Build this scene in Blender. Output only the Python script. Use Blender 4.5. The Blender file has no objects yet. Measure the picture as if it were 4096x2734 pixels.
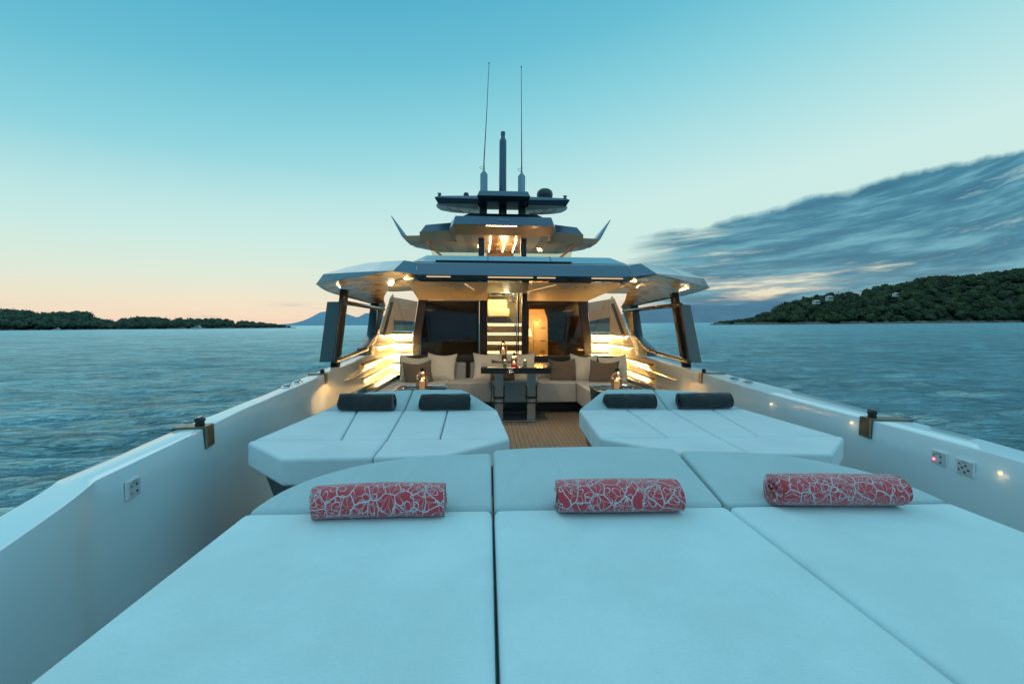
import bpy, bmesh, math, random
from mathutils import Vector, Matrix, noise
random.seed(7)
S = bpy.context.scene
COL = S.collection
R = math.radians

# ------------------------------------------------------------------ materials
def lin(c):
    return tuple(((v/255)/12.92 if v/255 <= .04045 else (((v/255)+.055)/1.055)**2.4) for v in c) + (1,)

class NT:
    """small helper around a node tree"""
    def __init__(s, tree): s.t = tree; s.n = tree.nodes; s.l = tree.links
    def new(s, typ, **kw):
        n = s.n.new(typ)
        for k, v in kw.items(): setattr(n, k, v)
        return n
    def put(s, node, key, val):
        if isinstance(val, bpy.types.NodeSocket): s.l.new(val, node.inputs[key])
        else: node.inputs[key].default_value = val
    def math(s, op, a, b=0.0, c=None, clamp=False):
        n = s.new('ShaderNodeMath', operation=op); n.use_clamp = clamp
        s.put(n, 0, a); s.put(n, 1, b)
        if c is not None: s.put(n, 2, c)
        return n.outputs[0]
    def noise(s, vec, scale, detail=3, rough=.5, dist=0):
        n = s.new('ShaderNodeTexNoise'); s.put(n, 'Vector', vec); s.put(n, 'Scale', scale)
        s.put(n, 'Detail', detail); s.put(n, 'Roughness', rough); s.put(n, 'Distortion', dist)
        return n.outputs['Fac']
    def ramp(s, fac, stops, interp='LINEAR'):
        n = s.new('ShaderNodeValToRGB'); cr = n.color_ramp; cr.interpolation = interp
        while len(cr.elements) > 1: cr.elements.remove(cr.elements[-1])
        cr.elements[0].position = stops[0][0]; cr.elements[0].color = stops[0][1]
        for p, c in stops[1:]:
            e = cr.elements.new(p); e.color = c
        s.put(n, 0, fac); return n.outputs[0]
    def mix(s, fac, a, b, blend='MIX'):
        n = s.new('ShaderNodeMix', data_type='RGBA', blend_type=blend)
        s.put(n, 0, fac); s.put(n, 6, a); s.put(n, 7, b); return n.outputs[2]
    def mapping(s, vec, scale=(1,1,1), rot=(0,0,0), loc=(0,0,0)):
        n = s.new('ShaderNodeMapping'); s.put(n, 'Vector', vec)
        n.inputs['Scale'].default_value = scale; n.inputs['Rotation'].default_value = rot; n.inputs['Location'].default_value = loc
        return n.outputs[0]
    def bump(s, h, strength, dist=.01, normal=None):
        n = s.new('ShaderNodeBump'); s.put(n, 'Height', h); s.put(n, 'Strength', strength); s.put(n, 'Distance', dist)
        if normal is not None: s.l.new(normal, n.inputs['Normal'])
        return n.outputs[0]

def mat(name):
    m = bpy.data.materials.new(name); m.use_nodes = True
    nt = NT(m.node_tree); b = m.node_tree.nodes['Principled BSDF']
    tc = nt.new('ShaderNodeTexCoord')
    return m, nt, b, tc

def basic(name, col, rough=.5, metal=0, coat=0, var=.06, vscale=6, bump=0, bscale=200, emis=None, estr=0, ior=None):
    m, nt, b, tc = mat(name)
    f = nt.noise(tc.outputs['Object'], vscale, 4)
    c = col + (1,) if len(col) == 3 else col
    lo = tuple(v*(1-var) for v in c[:3]) + (1,); hi = tuple(min(1, v*(1+var)) for v in c[:3]) + (1,)
    nt.put(b, 'Base Color', nt.ramp(f, [(.3, lo), (.7, hi)]))
    r = nt.ramp(nt.noise(tc.outputs['Object'], vscale*3, 3), [(.3, (rough*.85,)*3+(1,)), (.7, (min(1, rough*1.2),)*3+(1,))])
    nt.put(b, 'Roughness', r)
    b.inputs['Metallic'].default_value = metal; b.inputs['Coat Weight'].default_value = coat
    b.inputs['Coat Roughness'].default_value = .04
    if ior: b.inputs['IOR'].default_value = ior
    if bump: nt.put(b, 'Normal', nt.bump(nt.noise(tc.outputs['Object'], bscale, 2), bump, .002))
    if emis: b.inputs['Emission Color'].default_value = emis + (1,); b.inputs['Emission Strength'].default_value = estr
    return m

def fabric(name, col, weave=900, wr=.25, fuzz=.4, wrscale=5, stretch=(1, 1, 1), mott=.07):
    m, nt, b, tc = mat(name); O = tc.outputs['Object']
    big = nt.noise(O, 3.0, 4, .55); fine = nt.noise(nt.mapping(O, (1, 3, 1)), 120, 2)
    lo = tuple(v*(1-mott) for v in col)+(1,); hi = tuple(min(1, v*(1+mott)) for v in col)+(1,)
    c = nt.mix(.35, nt.ramp(big, [(.35, lo), (.65, hi)]), nt.ramp(fine, [(.3, lo), (.7, hi)]))
    nt.put(b, 'Base Color', c); b.inputs['Roughness'].default_value = .85
    b.inputs['Sheen Weight'].default_value = fuzz; b.inputs['Sheen Roughness'].default_value = .4
    w1 = nt.new('ShaderNodeTexWave', bands_direction='X'); nt.put(w1, 'Vector', O); nt.put(w1, 'Scale', weave/6.28)
    w2 = nt.new('ShaderNodeTexWave', bands_direction='Y'); nt.put(w2, 'Vector', O); nt.put(w2, 'Scale', weave/6.28)
    wv = nt.math('ADD', w1.outputs['Fac'], w2.outputs['Fac'])
    n1 = nt.bump(nt.math('ADD', nt.math('MULTIPLY', wv, .3), fine), .22, .0015)
    n2 = nt.bump(nt.noise(nt.mapping(O, stretch), wrscale, 3, .5, .6), wr, .03, n1)
    nt.put(b, 'Normal', n2)
    return m

def emit(name, col, strength):
    m, nt, b, tc = mat(name)
    b.inputs['Base Color'].default_value = (.8, .7, .5, 1)
    b.inputs['Emission Color'].default_value = col+(1,); b.inputs['Emission Strength'].default_value = strength
    f = nt.noise(tc.outputs['Object'], 30, 2)
    nt.put(b, 'Roughness', nt.ramp(f, [(.3, (.4,)*3+(1,)), (.7, (.6,)*3+(1,))]))
    return m

def gloss_glass(name, tint=(.8, .85, .85), alpha=.8, rough=.01, ior=1.45, reflect=1.0):
    """thin architectural glass: tinted transparency with a Fresnel mirror"""
    m = bpy.data.materials.new(name); m.use_nodes = True; nt = NT(m.node_tree)
    for n in list(nt.n): nt.n.remove(n)
    out = nt.new('ShaderNodeOutputMaterial'); tr = nt.new('ShaderNodeBsdfTransparent'); gl = nt.new('ShaderNodeBsdfGlossy')
    tc = nt.new('ShaderNodeTexCoord')
    smear = nt.noise(nt.mapping(tc.outputs['Object'], (1, 1, .4)), 3, 4)
    nt.put(tr, 'Color', nt.mix(smear, tuple(v*alpha for v in tint)+(1,), tuple(min(1, v*alpha*1.08) for v in tint)+(1,)))
    gl.inputs['Roughness'].default_value = rough
    fr = nt.new('ShaderNodeFresnel'); fr.inputs['IOR'].default_value = ior
    mx = nt.new('ShaderNodeMixShader'); nt.put(mx, 0, nt.math('MULTIPLY', fr.outputs[0], reflect, clamp=True))
    nt.l.new(tr.outputs[0], mx.inputs[1]); nt.l.new(gl.outputs[0], mx.inputs[2]); nt.l.new(mx.outputs[0], out.inputs[0])
    return m

M = {}
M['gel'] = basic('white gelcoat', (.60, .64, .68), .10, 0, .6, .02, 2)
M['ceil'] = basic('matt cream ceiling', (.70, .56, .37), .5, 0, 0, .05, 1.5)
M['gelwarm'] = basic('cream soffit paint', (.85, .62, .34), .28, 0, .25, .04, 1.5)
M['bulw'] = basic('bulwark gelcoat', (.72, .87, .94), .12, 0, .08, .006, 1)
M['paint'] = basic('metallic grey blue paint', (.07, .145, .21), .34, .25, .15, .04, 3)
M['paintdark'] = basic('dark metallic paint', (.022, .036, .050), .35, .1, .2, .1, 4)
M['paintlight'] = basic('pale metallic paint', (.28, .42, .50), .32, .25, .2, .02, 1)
M['black'] = basic('black satin', (.018, .019, .022), .35, 0, .15, .05, 3)
M['lacquer'] = basic('black lacquer', (.02, .018, .016), .08, 0, 1, .2, 5)
M['darkglass'] = basic('dark cabin glass', (.010, .012, .013), .05, 0, 0, .2, 3, ior=1.55)
M['brownglass'] = basic('bronze pillar', (.055, .044, .036), .22, 0, .3, .05, 2)
M['copper'] = basic('copper brown lacquer', (.46, .26, .15), .4, .1, .1, .15, 2)
M['chrome'] = basic('polished steel', (.75, .74, .72), .12, 1, 0, .04, 20)
M['brass'] = basic('aged brass', (.35, .22, .10), .3, .8, 0, .1, 20)
M['steel'] = basic('brushed steel', (.50, .50, .50), .3, 1, 0, .08, 60, .1, 300)
M['slat'] = basic('tan slat', (.10, .055, .028), .4, 0, .1, .15, 20)
M['slatlight'] = basic('beige slat', (.34, .24, .14), .35, 0, .1, .1, 20)
M['panel'] = basic('cream lit panel', (.85, .72, .5), .3, 0, .2, .03, 4)
M['rubber'] = basic('black rubber', (.02, .02, .02), .6, 0, 0, .2, 30, .2, 200)
M['plastic'] = basic('white plastic plate', (.80, .84, .88), .3, 0, .2, .03, 20)
M['wax'] = basic('ivory candle wax', (.85, .72, .55), .4, 0, 0, .05, 20, emis=(1, .50, .2), estr=.45)
M['waxred'] = basic('red candle wax', (.8, .08, .07), .4, 0, 0, .05, 20, emis=(1, .06, .05), estr=1.4)
M['fab'] = fabric('sunpad fabric', (.62, .80, .84), wr=.35, wrscale=3.5, mott=.10)
M['fab2'] = fabric('lounge fabric', (.66, .76, .80), wr=.35, wrscale=4, mott=.08)
M['fabshade'] = fabric('shaded headrest fabric', (.46, .59, .62), wr=.55, wrscale=4.5, stretch=(2.2, .6, .6), mott=.08)  # pad fabric darkened, the shade of the slope is in the colour
M['sofa'] = fabric('sofa fabric', (.44, .43, .42), wr=.2, wrscale=4)
M['pilw'] = fabric('ivory pillow fabric', (.80, .72, .60), wr=.6, wrscale=7, fuzz=.3)
M['pilb'] = fabric('brown pillow fabric', (.15, .11, .08), wr=.5, wrscale=7, fuzz=.3)
M['helm'] = fabric('cream seat leather', (.75, .62, .42), wr=.1, wrscale=4, fuzz=0)
M['led'] = emit('warm led strip', (1, .74, .36), 240)
M['ledside'] = emit('side wall led', (1, .74, .36), 150)
M['ledsoft'] = emit('soft warm led strip', (1, .72, .36), 26)
M['warmglow'] = emit('dim warm glow', (1, .66, .33), .95)  # dim glow for thin strips and for painted reflections
M['ledstair'] = emit('stair led', (1, .76, .42), 8)
M['ledmid'] = emit('root led', (1, .72, .36), 60)
M['lamp'] = emit('lamp glow', (1, .72, .38), 26)
M['flame'] = emit('candle flame', (1, .52, .16), 30)
M['redled'] = emit('red indicator', (1, .05, .08), 12)
M['glass'] = gloss_glass('clear glass', (.86, .92, .90), .93)
M['tint'] = gloss_glass('bronze tinted glass', (.92, .82, .62), .85, reflect=1.6)
M['screen'] = gloss_glass('grey privacy glass', (.78, .74, .66), .62, .12, reflect=3.5)
M['lantglass'] = gloss_glass('smoked lantern glass', (.95, .82, .70), .80, reflect=3)

def leather():
    m, nt, b, tc = mat('brown leather'); O = tc.outputs['Object']
    f = nt.noise(O, 9, 5, .6)
    nt.put(b, 'Base Color', nt.ramp(f, [(.3, (.06, .042, .024, 1)), (.7, (.17, .115, .055, 1))]))
    b.inputs['Roughness'].default_value = .35; b.inputs['Coat Weight'].default_value = .2
    v = nt.new('ShaderNodeTexVoronoi'); nt.put(v, 'Vector', O); nt.put(v, 'Scale', 260)
    nt.put(b, 'Normal', nt.bump(v.outputs['Distance'], .35, .001)); return m
M['leather'] = leather()
M['thread'] = basic('pale thread', (.45, .42, .36), .7)

def teak():
    m, nt, b, tc = mat('grey teak planks'); O = tc.outputs['Object']
    sx = nt.new('ShaderNodeSeparateXYZ'); nt.l.new(O, sx.inputs[0])
    u = nt.math('DIVIDE', sx.outputs[0], .052)
    fr = nt.math('FRACT', u); idn = nt.math('FLOOR', u)
    caulk = nt.math('LESS_THAN', fr, .09)
    cmb = nt.new('ShaderNodeCombineXYZ'); nt.put(cmb, 0, idn)
    wn = nt.new('ShaderNodeTexWhiteNoise'); nt.l.new(cmb.outputs[0], wn.inputs[0])
    gv = nt.mapping(O, (60, 2.2, 1)); g = nt.noise(gv, 1, 5, .6)
    base = nt.ramp(g, [(.25, (.16, .13, .10, 1)), (.75, (.34, .29, .235, 1))])
    base = nt.mix(nt.math('MULTIPLY', wn.outputs[0], .35), base, (.24, .19, .15, 1))
    nt.put(b, 'Base Color', nt.mix(caulk, base, (.012, .011, .01, 1)))
    b.inputs['Roughness'].default_value = .55
    nt.put(b, 'Normal', nt.bump(nt.math('ADD', g, nt.math('MULTIPLY', caulk, -1.5)), .3, .003)); return m
M['teak'] = teak()

def wood_batten():
    m, nt, b, tc = mat('ceiling battens'); O = tc.outputs['Object']
    sx = nt.new('ShaderNodeSeparateXYZ'); nt.l.new(O, sx.inputs[0])
    fr = nt.math('FRACT', nt.math('DIVIDE', nt.math('ADD', sx.outputs[0], 10.25), .62))
    k = nt.math('LESS_THAN', fr, .33)
    g = nt.noise(nt.mapping(O, (30, 2, 1)), 1, 4)
    w = nt.ramp(g, [(.3, (.16, .07, .03, 1)), (.7, (.30, .15, .07, 1))])
    nt.put(b, 'Base Color', nt.mix(k, (.42, .33, .22, 1), w)); b.inputs['Roughness'].default_value = .3
    b.inputs['Coat Weight'].default_value = .15; return m
M['batten'] = wood_batten()

def red_towel():
    m, nt, b, tc = mat('red floral terry')
    uv = nt.new('ShaderNodeUVMap'); uv.uv_map = 'UVMap'
    V = uv.outputs[0]
    nz = nt.new('ShaderNodeTexNoise'); nt.put(nz, 'Vector', V); nt.put(nz, 'Scale', 14); nt.put(nz, 'Detail', 2)
    off = nt.new('ShaderNodeVectorMath', operation='MULTIPLY_ADD'); nt.l.new(nz.outputs['Color'], off.inputs[0])
    off.inputs[1].default_value = (.028, .028, 0); nt.l.new(V, off.inputs[2])
    P = off.outputs[0]
    def lines(scale, w, seed):
        v = nt.new('ShaderNodeTexVoronoi', feature='DISTANCE_TO_EDGE', voronoi_dimensions='2D')
        nt.put(v, 'Vector', nt.mapping(P, loc=(seed, seed*.7, 0))); nt.put(v, 'Scale', scale)
        return nt.math('LESS_THAN', v.outputs['Distance'], w)
    def flowers(scale, n, w, rmax, seed):
        mp = nt.mapping(P, loc=(seed, seed*.3, 0))
        v = nt.new('ShaderNodeTexVoronoi', voronoi_dimensions='2D'); nt.put(v, 'Vector', mp); nt.put(v, 'Scale', scale)
        d = nt.new('ShaderNodeVectorMath', operation='SCALE'); nt.l.new(mp, d.inputs[0]); d.inputs['Scale'].default_value = scale
        sb = nt.new('ShaderNodeVectorMath', operation='SUBTRACT'); nt.l.new(d.outputs[0], sb.inputs[0])
        ps = nt.new('ShaderNodeVectorMath', operation='SCALE'); nt.l.new(v.outputs['Position'], ps.inputs[0]); ps.inputs['Scale'].default_value = scale
        nt.l.new(ps.outputs[0], sb.inputs[1])
        x = nt.new('ShaderNodeSeparateXYZ'); nt.l.new(sb.outputs[0], x.inputs[0])
        ang = nt.math('ARCTAN2', x.outputs[1], x.outputs[0])
        rr = v.outputs['Distance']
        pet = nt.math('MULTIPLY', nt.math('ABSOLUTE', nt.math('SINE', nt.math('MULTIPLY', ang, n/2))), rmax)
        outl = nt.math('LESS_THAN', nt.math('ABSOLUTE', nt.math('SUBTRACT', rr, nt.math('ADD', pet, .08))), w)
        spoke = nt.math('LESS_THAN', nt.math('MULTIPLY', nt.math('ABSOLUTE', nt.math('SINE', nt.math('MULTIPLY', ang, n/2))), rr), w*.55)
        spoke = nt.math('MULTIPLY', spoke, nt.math('LESS_THAN', rr, rmax*.9))
        return nt.math('MAXIMUM', outl, spoke)
    k = nt.math('MAXIMUM', lines(26, .028, 3.1), flowers(14, 7, .022, .42, 1.7))
    k = nt.math('MAXIMUM', k, flowers(18, 4, .022, .36, 5.2))
    f = nt.noise(V, 300, 3)
    red = nt.ramp(f, [(.3, (.52, .032, .050, 1)), (.7, (.74, .062, .085, 1))])
    wh = nt.ramp(f, [(.3, (.46, .52, .56, 1)), (.7, (.66, .72, .76, 1))])
    nt.put(b, 'Base Color', nt.mix(k, red, wh)); b.inputs['Roughness'].default_value = .95
    b.inputs['Sheen Weight'].default_value = .5
    nt.put(b, 'Normal', nt.bump(nt.math('ADD', nt.noise(V, 700, 2), nt.math('MULTIPLY', k, .5)), .8, .002)); return m
M['redtowel'] = red_towel()
M['darktowel'] = fabric('charcoal terry', (.022, .023, .026), weave=2500, wr=.8, wrscale=12, fuzz=.35, mott=.35)

# ------------------------------------------------------------------ mesh helpers
class MB:
    def __init__(s): s.v = []; s.f = []; s.uv = None
    def add(s, verts, faces):
        o = len(s.v); s.v += [tuple(p) for p in verts]; s.f += [tuple(i+o for i in f) for f in faces]; return s
    def box(s, x0, x1, y0, y1, z0, z1):
        v = [(x, y, z) for z in (z0, z1) for y in (y0, y1) for x in (x0, x1)]
        return s.add(v, [(0,2,3,1),(4,5,7,6),(0,1,5,4),(2,6,7,3),(0,4,6,2),(1,3,7,5)])
    def hexa(s, bot, top):
        n = len(bot)
        return s.add(list(bot)+list(top), [tuple(range(n-1, -1, -1)), tuple(range(n, 2*n))]+[(i, (i+1)%n, n+(i+1)%n, n+i) for i in range(n)])
    def prism(s, poly, z0, z1):
        return s.hexa([(x, y, z0) for x, y in poly], [(x, y, z1) for x, y in poly])
    def front(s, poly, y0, y1):      # polygon in (x,z), extruded in y
        return s.hexa([(x, y0, z) for x, z in poly], [(x, y1, z) for x, z in poly])
    def quad(s, *p): return s.add(p, [tuple(range(len(p)))])
    def tube(s, pts, r, seg=10, cap=True):
        pts = [Vector(p) for p in pts]; rs = r if isinstance(r, (list, tuple)) else [r]*len(pts)
        V = []; F = []
        for i, p in enumerate(pts):
            d = (pts[min(i+1, len(pts)-1)]-pts[max(i-1, 0)]).normalized()
            a = d.cross(Vector((0, 0, 1)) if abs(d.z) < .9 else Vector((0, 1, 0))).normalized(); b = d.cross(a)
            for k in range(seg):
                t = 2*math.pi*k/seg; V.append(p+rs[i]*(a*math.cos(t)+b*math.sin(t)))
        for i in range(len(pts)-1):
            for k in range(seg):
                F.append((i*seg+k, i*seg+(k+1)%seg, (i+1)*seg+(k+1)%seg, (i+1)*seg+k))
        if cap: F += [tuple(range(seg-1, -1, -1)), tuple(range((len(pts)-1)*seg, len(pts)*seg))]
        return s.add(V, F)
    def lathe(s, prof, c=(0, 0, 0), seg=24, sx=1, sy=1):
        V = []; F = []
        for r, z in prof:
            for k in range(seg):
                t = 2*math.pi*k/seg; V.append((c[0]+r*sx*math.cos(t), c[1]+r*sy*math.sin(t), c[2]+z))
        n = len(prof)
        for i in range(n-1):
            for k in range(seg): F.append((i*seg+k, i*seg+(k+1)%seg, (i+1)*seg+(k+1)%seg, (i+1)*seg+k))
        F += [tuple(range(seg-1, -1, -1)), tuple(range((n-1)*seg, n*seg))]
        return s.add(V, F)
    def mirror(s):
        m = MB(); m.v = [(-x, y, z) for x, y, z in s.v]; m.f = [tuple(reversed(f)) for f in s.f]; return m
    def build(s, name, material, parent=None, bevel=0, seg=2, smooth=True, wn=True, angle=40):
        me = bpy.data.meshes.new(name)
        off = Vector(parent['_w']) if parent is not None else Vector((0, 0, 0))
        me.from_pydata([Vector(p)-off for p in s.v], [], s.f); me.update()
        bm = bmesh.new(); bm.from_mesh(me); bmesh.ops.recalc_face_normals(bm, faces=bm.faces)
        if bevel:
            es = [e for e in bm.edges if e.is_manifold and e.calc_face_angle(0) > R(12)]
            bmesh.ops.bevel(bm, geom=es, offset=bevel, segments=seg, profile=.6, affect='EDGES', clamp_overlap=True)
        for f in bm.faces: f.smooth = smooth
        if smooth:
            for e in bm.edges:
                if e.is_manifold and e.calc_face_angle(0) > R(angle) : e.smooth = False
        bm.to_mesh(me); bm.free()
        if isinstance(material, str): material = M[material]
        me.materials.append(material)
        o = bpy.data.objects.new(name, me); COL.objects.link(o)
        if parent is not None: o.parent = parent; o['_w'] = tuple(off)
        if smooth and wn:
            w = o.modifiers.new('wn', 'WEIGHTED_NORMAL'); w.keep_sharp = True
        return o

def tag(o, label=None, cat=None, group=None, kind=None):
    if label: o['label'] = label
    if cat: o['category'] = cat
    if group: o['group'] = group
    if kind: o['kind'] = kind
    return o
def thing(name, loc, label, cat, group=None):
    o = bpy.data.objects.new(name, None); COL.objects.link(o); o.location = loc; o.empty_display_size = .2
    o['_w'] = tuple(loc); return tag(o, label, cat, group)
def copy_thing(root, loc, rotz=0, label=None):
    r = root.copy(); COL.objects.link(r); r.location = loc; r.rotation_euler = (root.rotation_euler[0], root.rotation_euler[1], rotz)
    if label: r['label'] = label
    for ch in list(root.children):
        c = ch.copy(); COL.objects.link(c); c.parent = r
        for g in ch.children:
            d = g.copy(); COL.objects.link(d); d.parent = c
    return r
def sub(o, parent):       # make o a sub-part of an already built part (same offset)
    o.parent = parent; return o

# ------------------------------------------------------------------ camera
CAM = Vector((-.36125, 0, 1.2835))
yaw, pitch, roll = R(3.08), R(-2.03), .0056
fw = Vector((math.sin(yaw)*math.cos(pitch), math.cos(yaw)*math.cos(pitch), math.sin(pitch)))
r0 = Vector((math.cos(yaw), -math.sin(yaw), 0)); u0 = r0.cross(fw)
rv = math.cos(roll)*r0+math.sin(roll)*u0; uv_ = -math.sin(roll)*r0+math.cos(roll)*u0
cd = bpy.data.cameras.new('camera'); cam = bpy.data.objects.new('camera', cd); COL.objects.link(cam)
mw = Matrix((rv, uv_, -fw)).transposed().to_4x4(); mw.translation = CAM; cam.matrix_world = mw
cd.lens = 16; cd.sensor_width = 36; cd.clip_start = .05; cd.clip_end = 60000
S.camera = cam

# ------------------------------------------------------------------ world
W = bpy.data.worlds.new('World'); S.world = W; W.use_nodes = True
nt = NT(W.node_tree)
for n in list(nt.n): nt.n.remove(n)
wout = nt.new('ShaderNodeOutputWorld'); bg = nt.new('ShaderNodeBackground')
tc = nt.new('ShaderNodeTexCoord')
rot = nt.mapping(tc.outputs['Generated'], rot=(0, R(.785), 0))   # the sea horizon leans a little against the boat
sp = nt.new('ShaderNodeSeparateXYZ'); nt.l.new(rot, sp.inputs[0]); X, Y, Z = sp.outputs
hz = nt.math('MULTIPLY', Z, 4, clamp=True)
t = nt.math('SUBTRACT', Z, nt.math('MULTIPLY', nt.math('MULTIPLY', X, .14), hz))
skyc = nt.ramp(t, [(0, lin((214, 238, 230))), (.2, lin((202, 235, 231))), (.3, lin((174, 224, 228))), (.4, lin((140, 210, 222))), (.5, lin((106, 191, 212))),
                   (.6, lin((82, 174, 204))), (.74, lin((118, 194, 220))), (1, lin((172, 222, 238)))])
glow = nt.ramp(Z, [(0, lin((232, 208, 190))), (.02, lin((242, 218, 192))), (.055, lin((236, 226, 202))), (.10, lin((222, 232, 214))), (.17, lin((202, 233, 226)))])
skyc = nt.mix(nt.ramp(Z, [(.0, (1,)*3+(1,)), (.06, (.95,)*3+(1,)), (.13, (.75,)*3+(1,)), (.30, (0,)*3+(1,))]), skyc, glow)
# away from the sunset (towards the bow) the low sky is blue, not peach
back = nt.math('MULTIPLY_ADD', Y, -1.6, .35, clamp=True)
backc = nt.ramp(Z, [(0, lin((84, 140, 170))), (.25, lin((130, 194, 216))), (1, lin((172, 222, 238)))])
skyc = nt.mix(back, skyc, backc)
# cloud bank: coordinates on the plane y = 1
ys = nt.math('MAXIMUM', Y, .06)
U = nt.math('DIVIDE', X, ys); V = nt.math('DIVIDE', Z, ys)
cv = nt.new('ShaderNodeCombineXYZ')
Vs = nt.math('SUBTRACT', V, nt.math('MULTIPLY', U, nt.math('MULTIPLY', V, .48)))
nt.put(cv, 0, nt.math('MULTIPLY', U, 1.3)); nt.put(cv, 1, nt.math('MULTIPLY', Vs, 19))
n1 = nt.noise(cv.outputs[0], 1.3, 8, .6, .15); n2 = nt.noise(nt.mapping(cv.outputs[0], (1.5, 1.6, 1), loc=(3, 7, 0)), 2.0, 7, .6, .15)
nn = nt.math('MULTIPLY_ADD', n2, .45, nt.math('MULTIPLY', n1, .75))
# upper rim: v < .165 + .245 (u - .28), ragged
rimn = nt.math('MULTIPLY_ADD', nt.noise(nt.mapping(cv.outputs[0], (2.2, .25, 1)), 2.0, 5, .55), .07, -.035)
rim = nt.math('ADD', nt.math('MULTIPLY_ADD', U, .243, .107), rimn)
top = nt.math('MULTIPLY', nt.math('SUBTRACT', rim, V), 65, clamp=True)
lef = nt.math('MULTIPLY', nt.math('SUBTRACT', nt.math('MULTIPLY_ADD', nt.math('SUBTRACT', n1, .5), .35, U), .30), 9, clamp=True)
frnt = nt.math('GREATER_THAN', Y, .06)
dens = nt.math('MULTIPLY', nt.math('MULTIPLY', top, lef), frnt)
cover = nt.ramp(nn, [(.465, (0, 0, 0, 1)), (.52, (.6,)*3+(1,)), (.57, (.97,)*3+(1,)), (.8, (1, 1, 1, 1))])
low = nt.math('MULTIPLY_ADD', nt.math('SUBTRACT', .10, V), 5, 0, clamp=True)
cover = nt.math('ADD', cover, nt.math('MULTIPLY', nt.math('SUBTRACT', V, .13), 2.2, clamp=True), clamp=True)
cloudc = nt.ramp(n2, [(.3, lin((44, 102, 132))), (.48, lin((60, 126, 152))), (.64, lin((106, 168, 186)))])
gapc = nt.ramp(V, [(.02, lin((240, 204, 178))), (.06, lin((236, 222, 196))), (.14, lin((214, 226, 208))), (.3, lin((160, 204, 212)))])
warm = nt.mix(nt.math('MULTIPLY', dens, .8), skyc, gapc)
skyc = nt.mix(nt.math('MULTIPLY', nt.math('MULTIPLY', dens, cover), .93), warm, cloudc)
# faint wisps low on the left
wv = nt.new('ShaderNodeCombineXYZ'); nt.put(wv, 0, nt.math('MULTIPLY', U, 2.0)); nt.put(wv, 1, nt.math('MULTIPLY', V, 34))
wn_ = nt.ramp(nt.noise(wv.outputs[0], 2.0, 6, .6, .6), [(.56, (0,)*3+(1,)), (.72, (1,)*3+(1,))])
wb = nt.math('SUBTRACT', 1, nt.math('MULTIPLY', nt.math('ABSOLUTE', nt.math('SUBTRACT', V, .035)), 38), clamp=True)
wb = nt.math('MULTIPLY', nt.math('MULTIPLY', wb, frnt), nt.math('LESS_THAN', U, .25))
skyc = nt.mix(nt.math('MULTIPLY', nt.math('MULTIPLY', wn_, wb), .6), skyc, lin((150, 168, 186)))
skyc = nt.mix(nt.math('LESS_THAN', Z, -.01), skyc, lin((60, 100, 115)))
sk = nt.new('ShaderNodeTexSky'); sk.sky_type = 'NISHITA'; sk.sun_disc = False; sk.sun_elevation = R(3); sk.sun_rotation = R(-28)
lp = nt.new('ShaderNodeVectorMath', operation='SCALE'); nt.l.new(sk.outputs[0], lp.inputs[0]); lp.inputs['Scale'].default_value = .001
skyc = nt.mix(1.0, skyc, lp.outputs[0], 'ADD')
nt.put(bg, 'Color', skyc); bg.inputs['Strength'].default_value = 1.0
nt.l.new(bg.outputs[0], wout.inputs[0])

sd = bpy.data.lights.new('sun', 'SUN'); sd.energy = .22; sd.angle = R(30); sd.color = (1, .86, .72)
so = bpy.data.objects.new('sun', sd); COL.objects.link(so)
so.rotation_euler = (R(-55), 0, R(28))       # low afterglow from ahead-left, beyond the superstructure

def point(loc, e, r=.03, col=(1, .62, .28)):
    d = bpy.data.lights.new('lamp_light', 'POINT'); d.energy = e; d.shadow_soft_size = r; d.color = col
    o = bpy.data.objects.new('lamp_light', d); COL.objects.link(o); o.location = loc; return o

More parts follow.
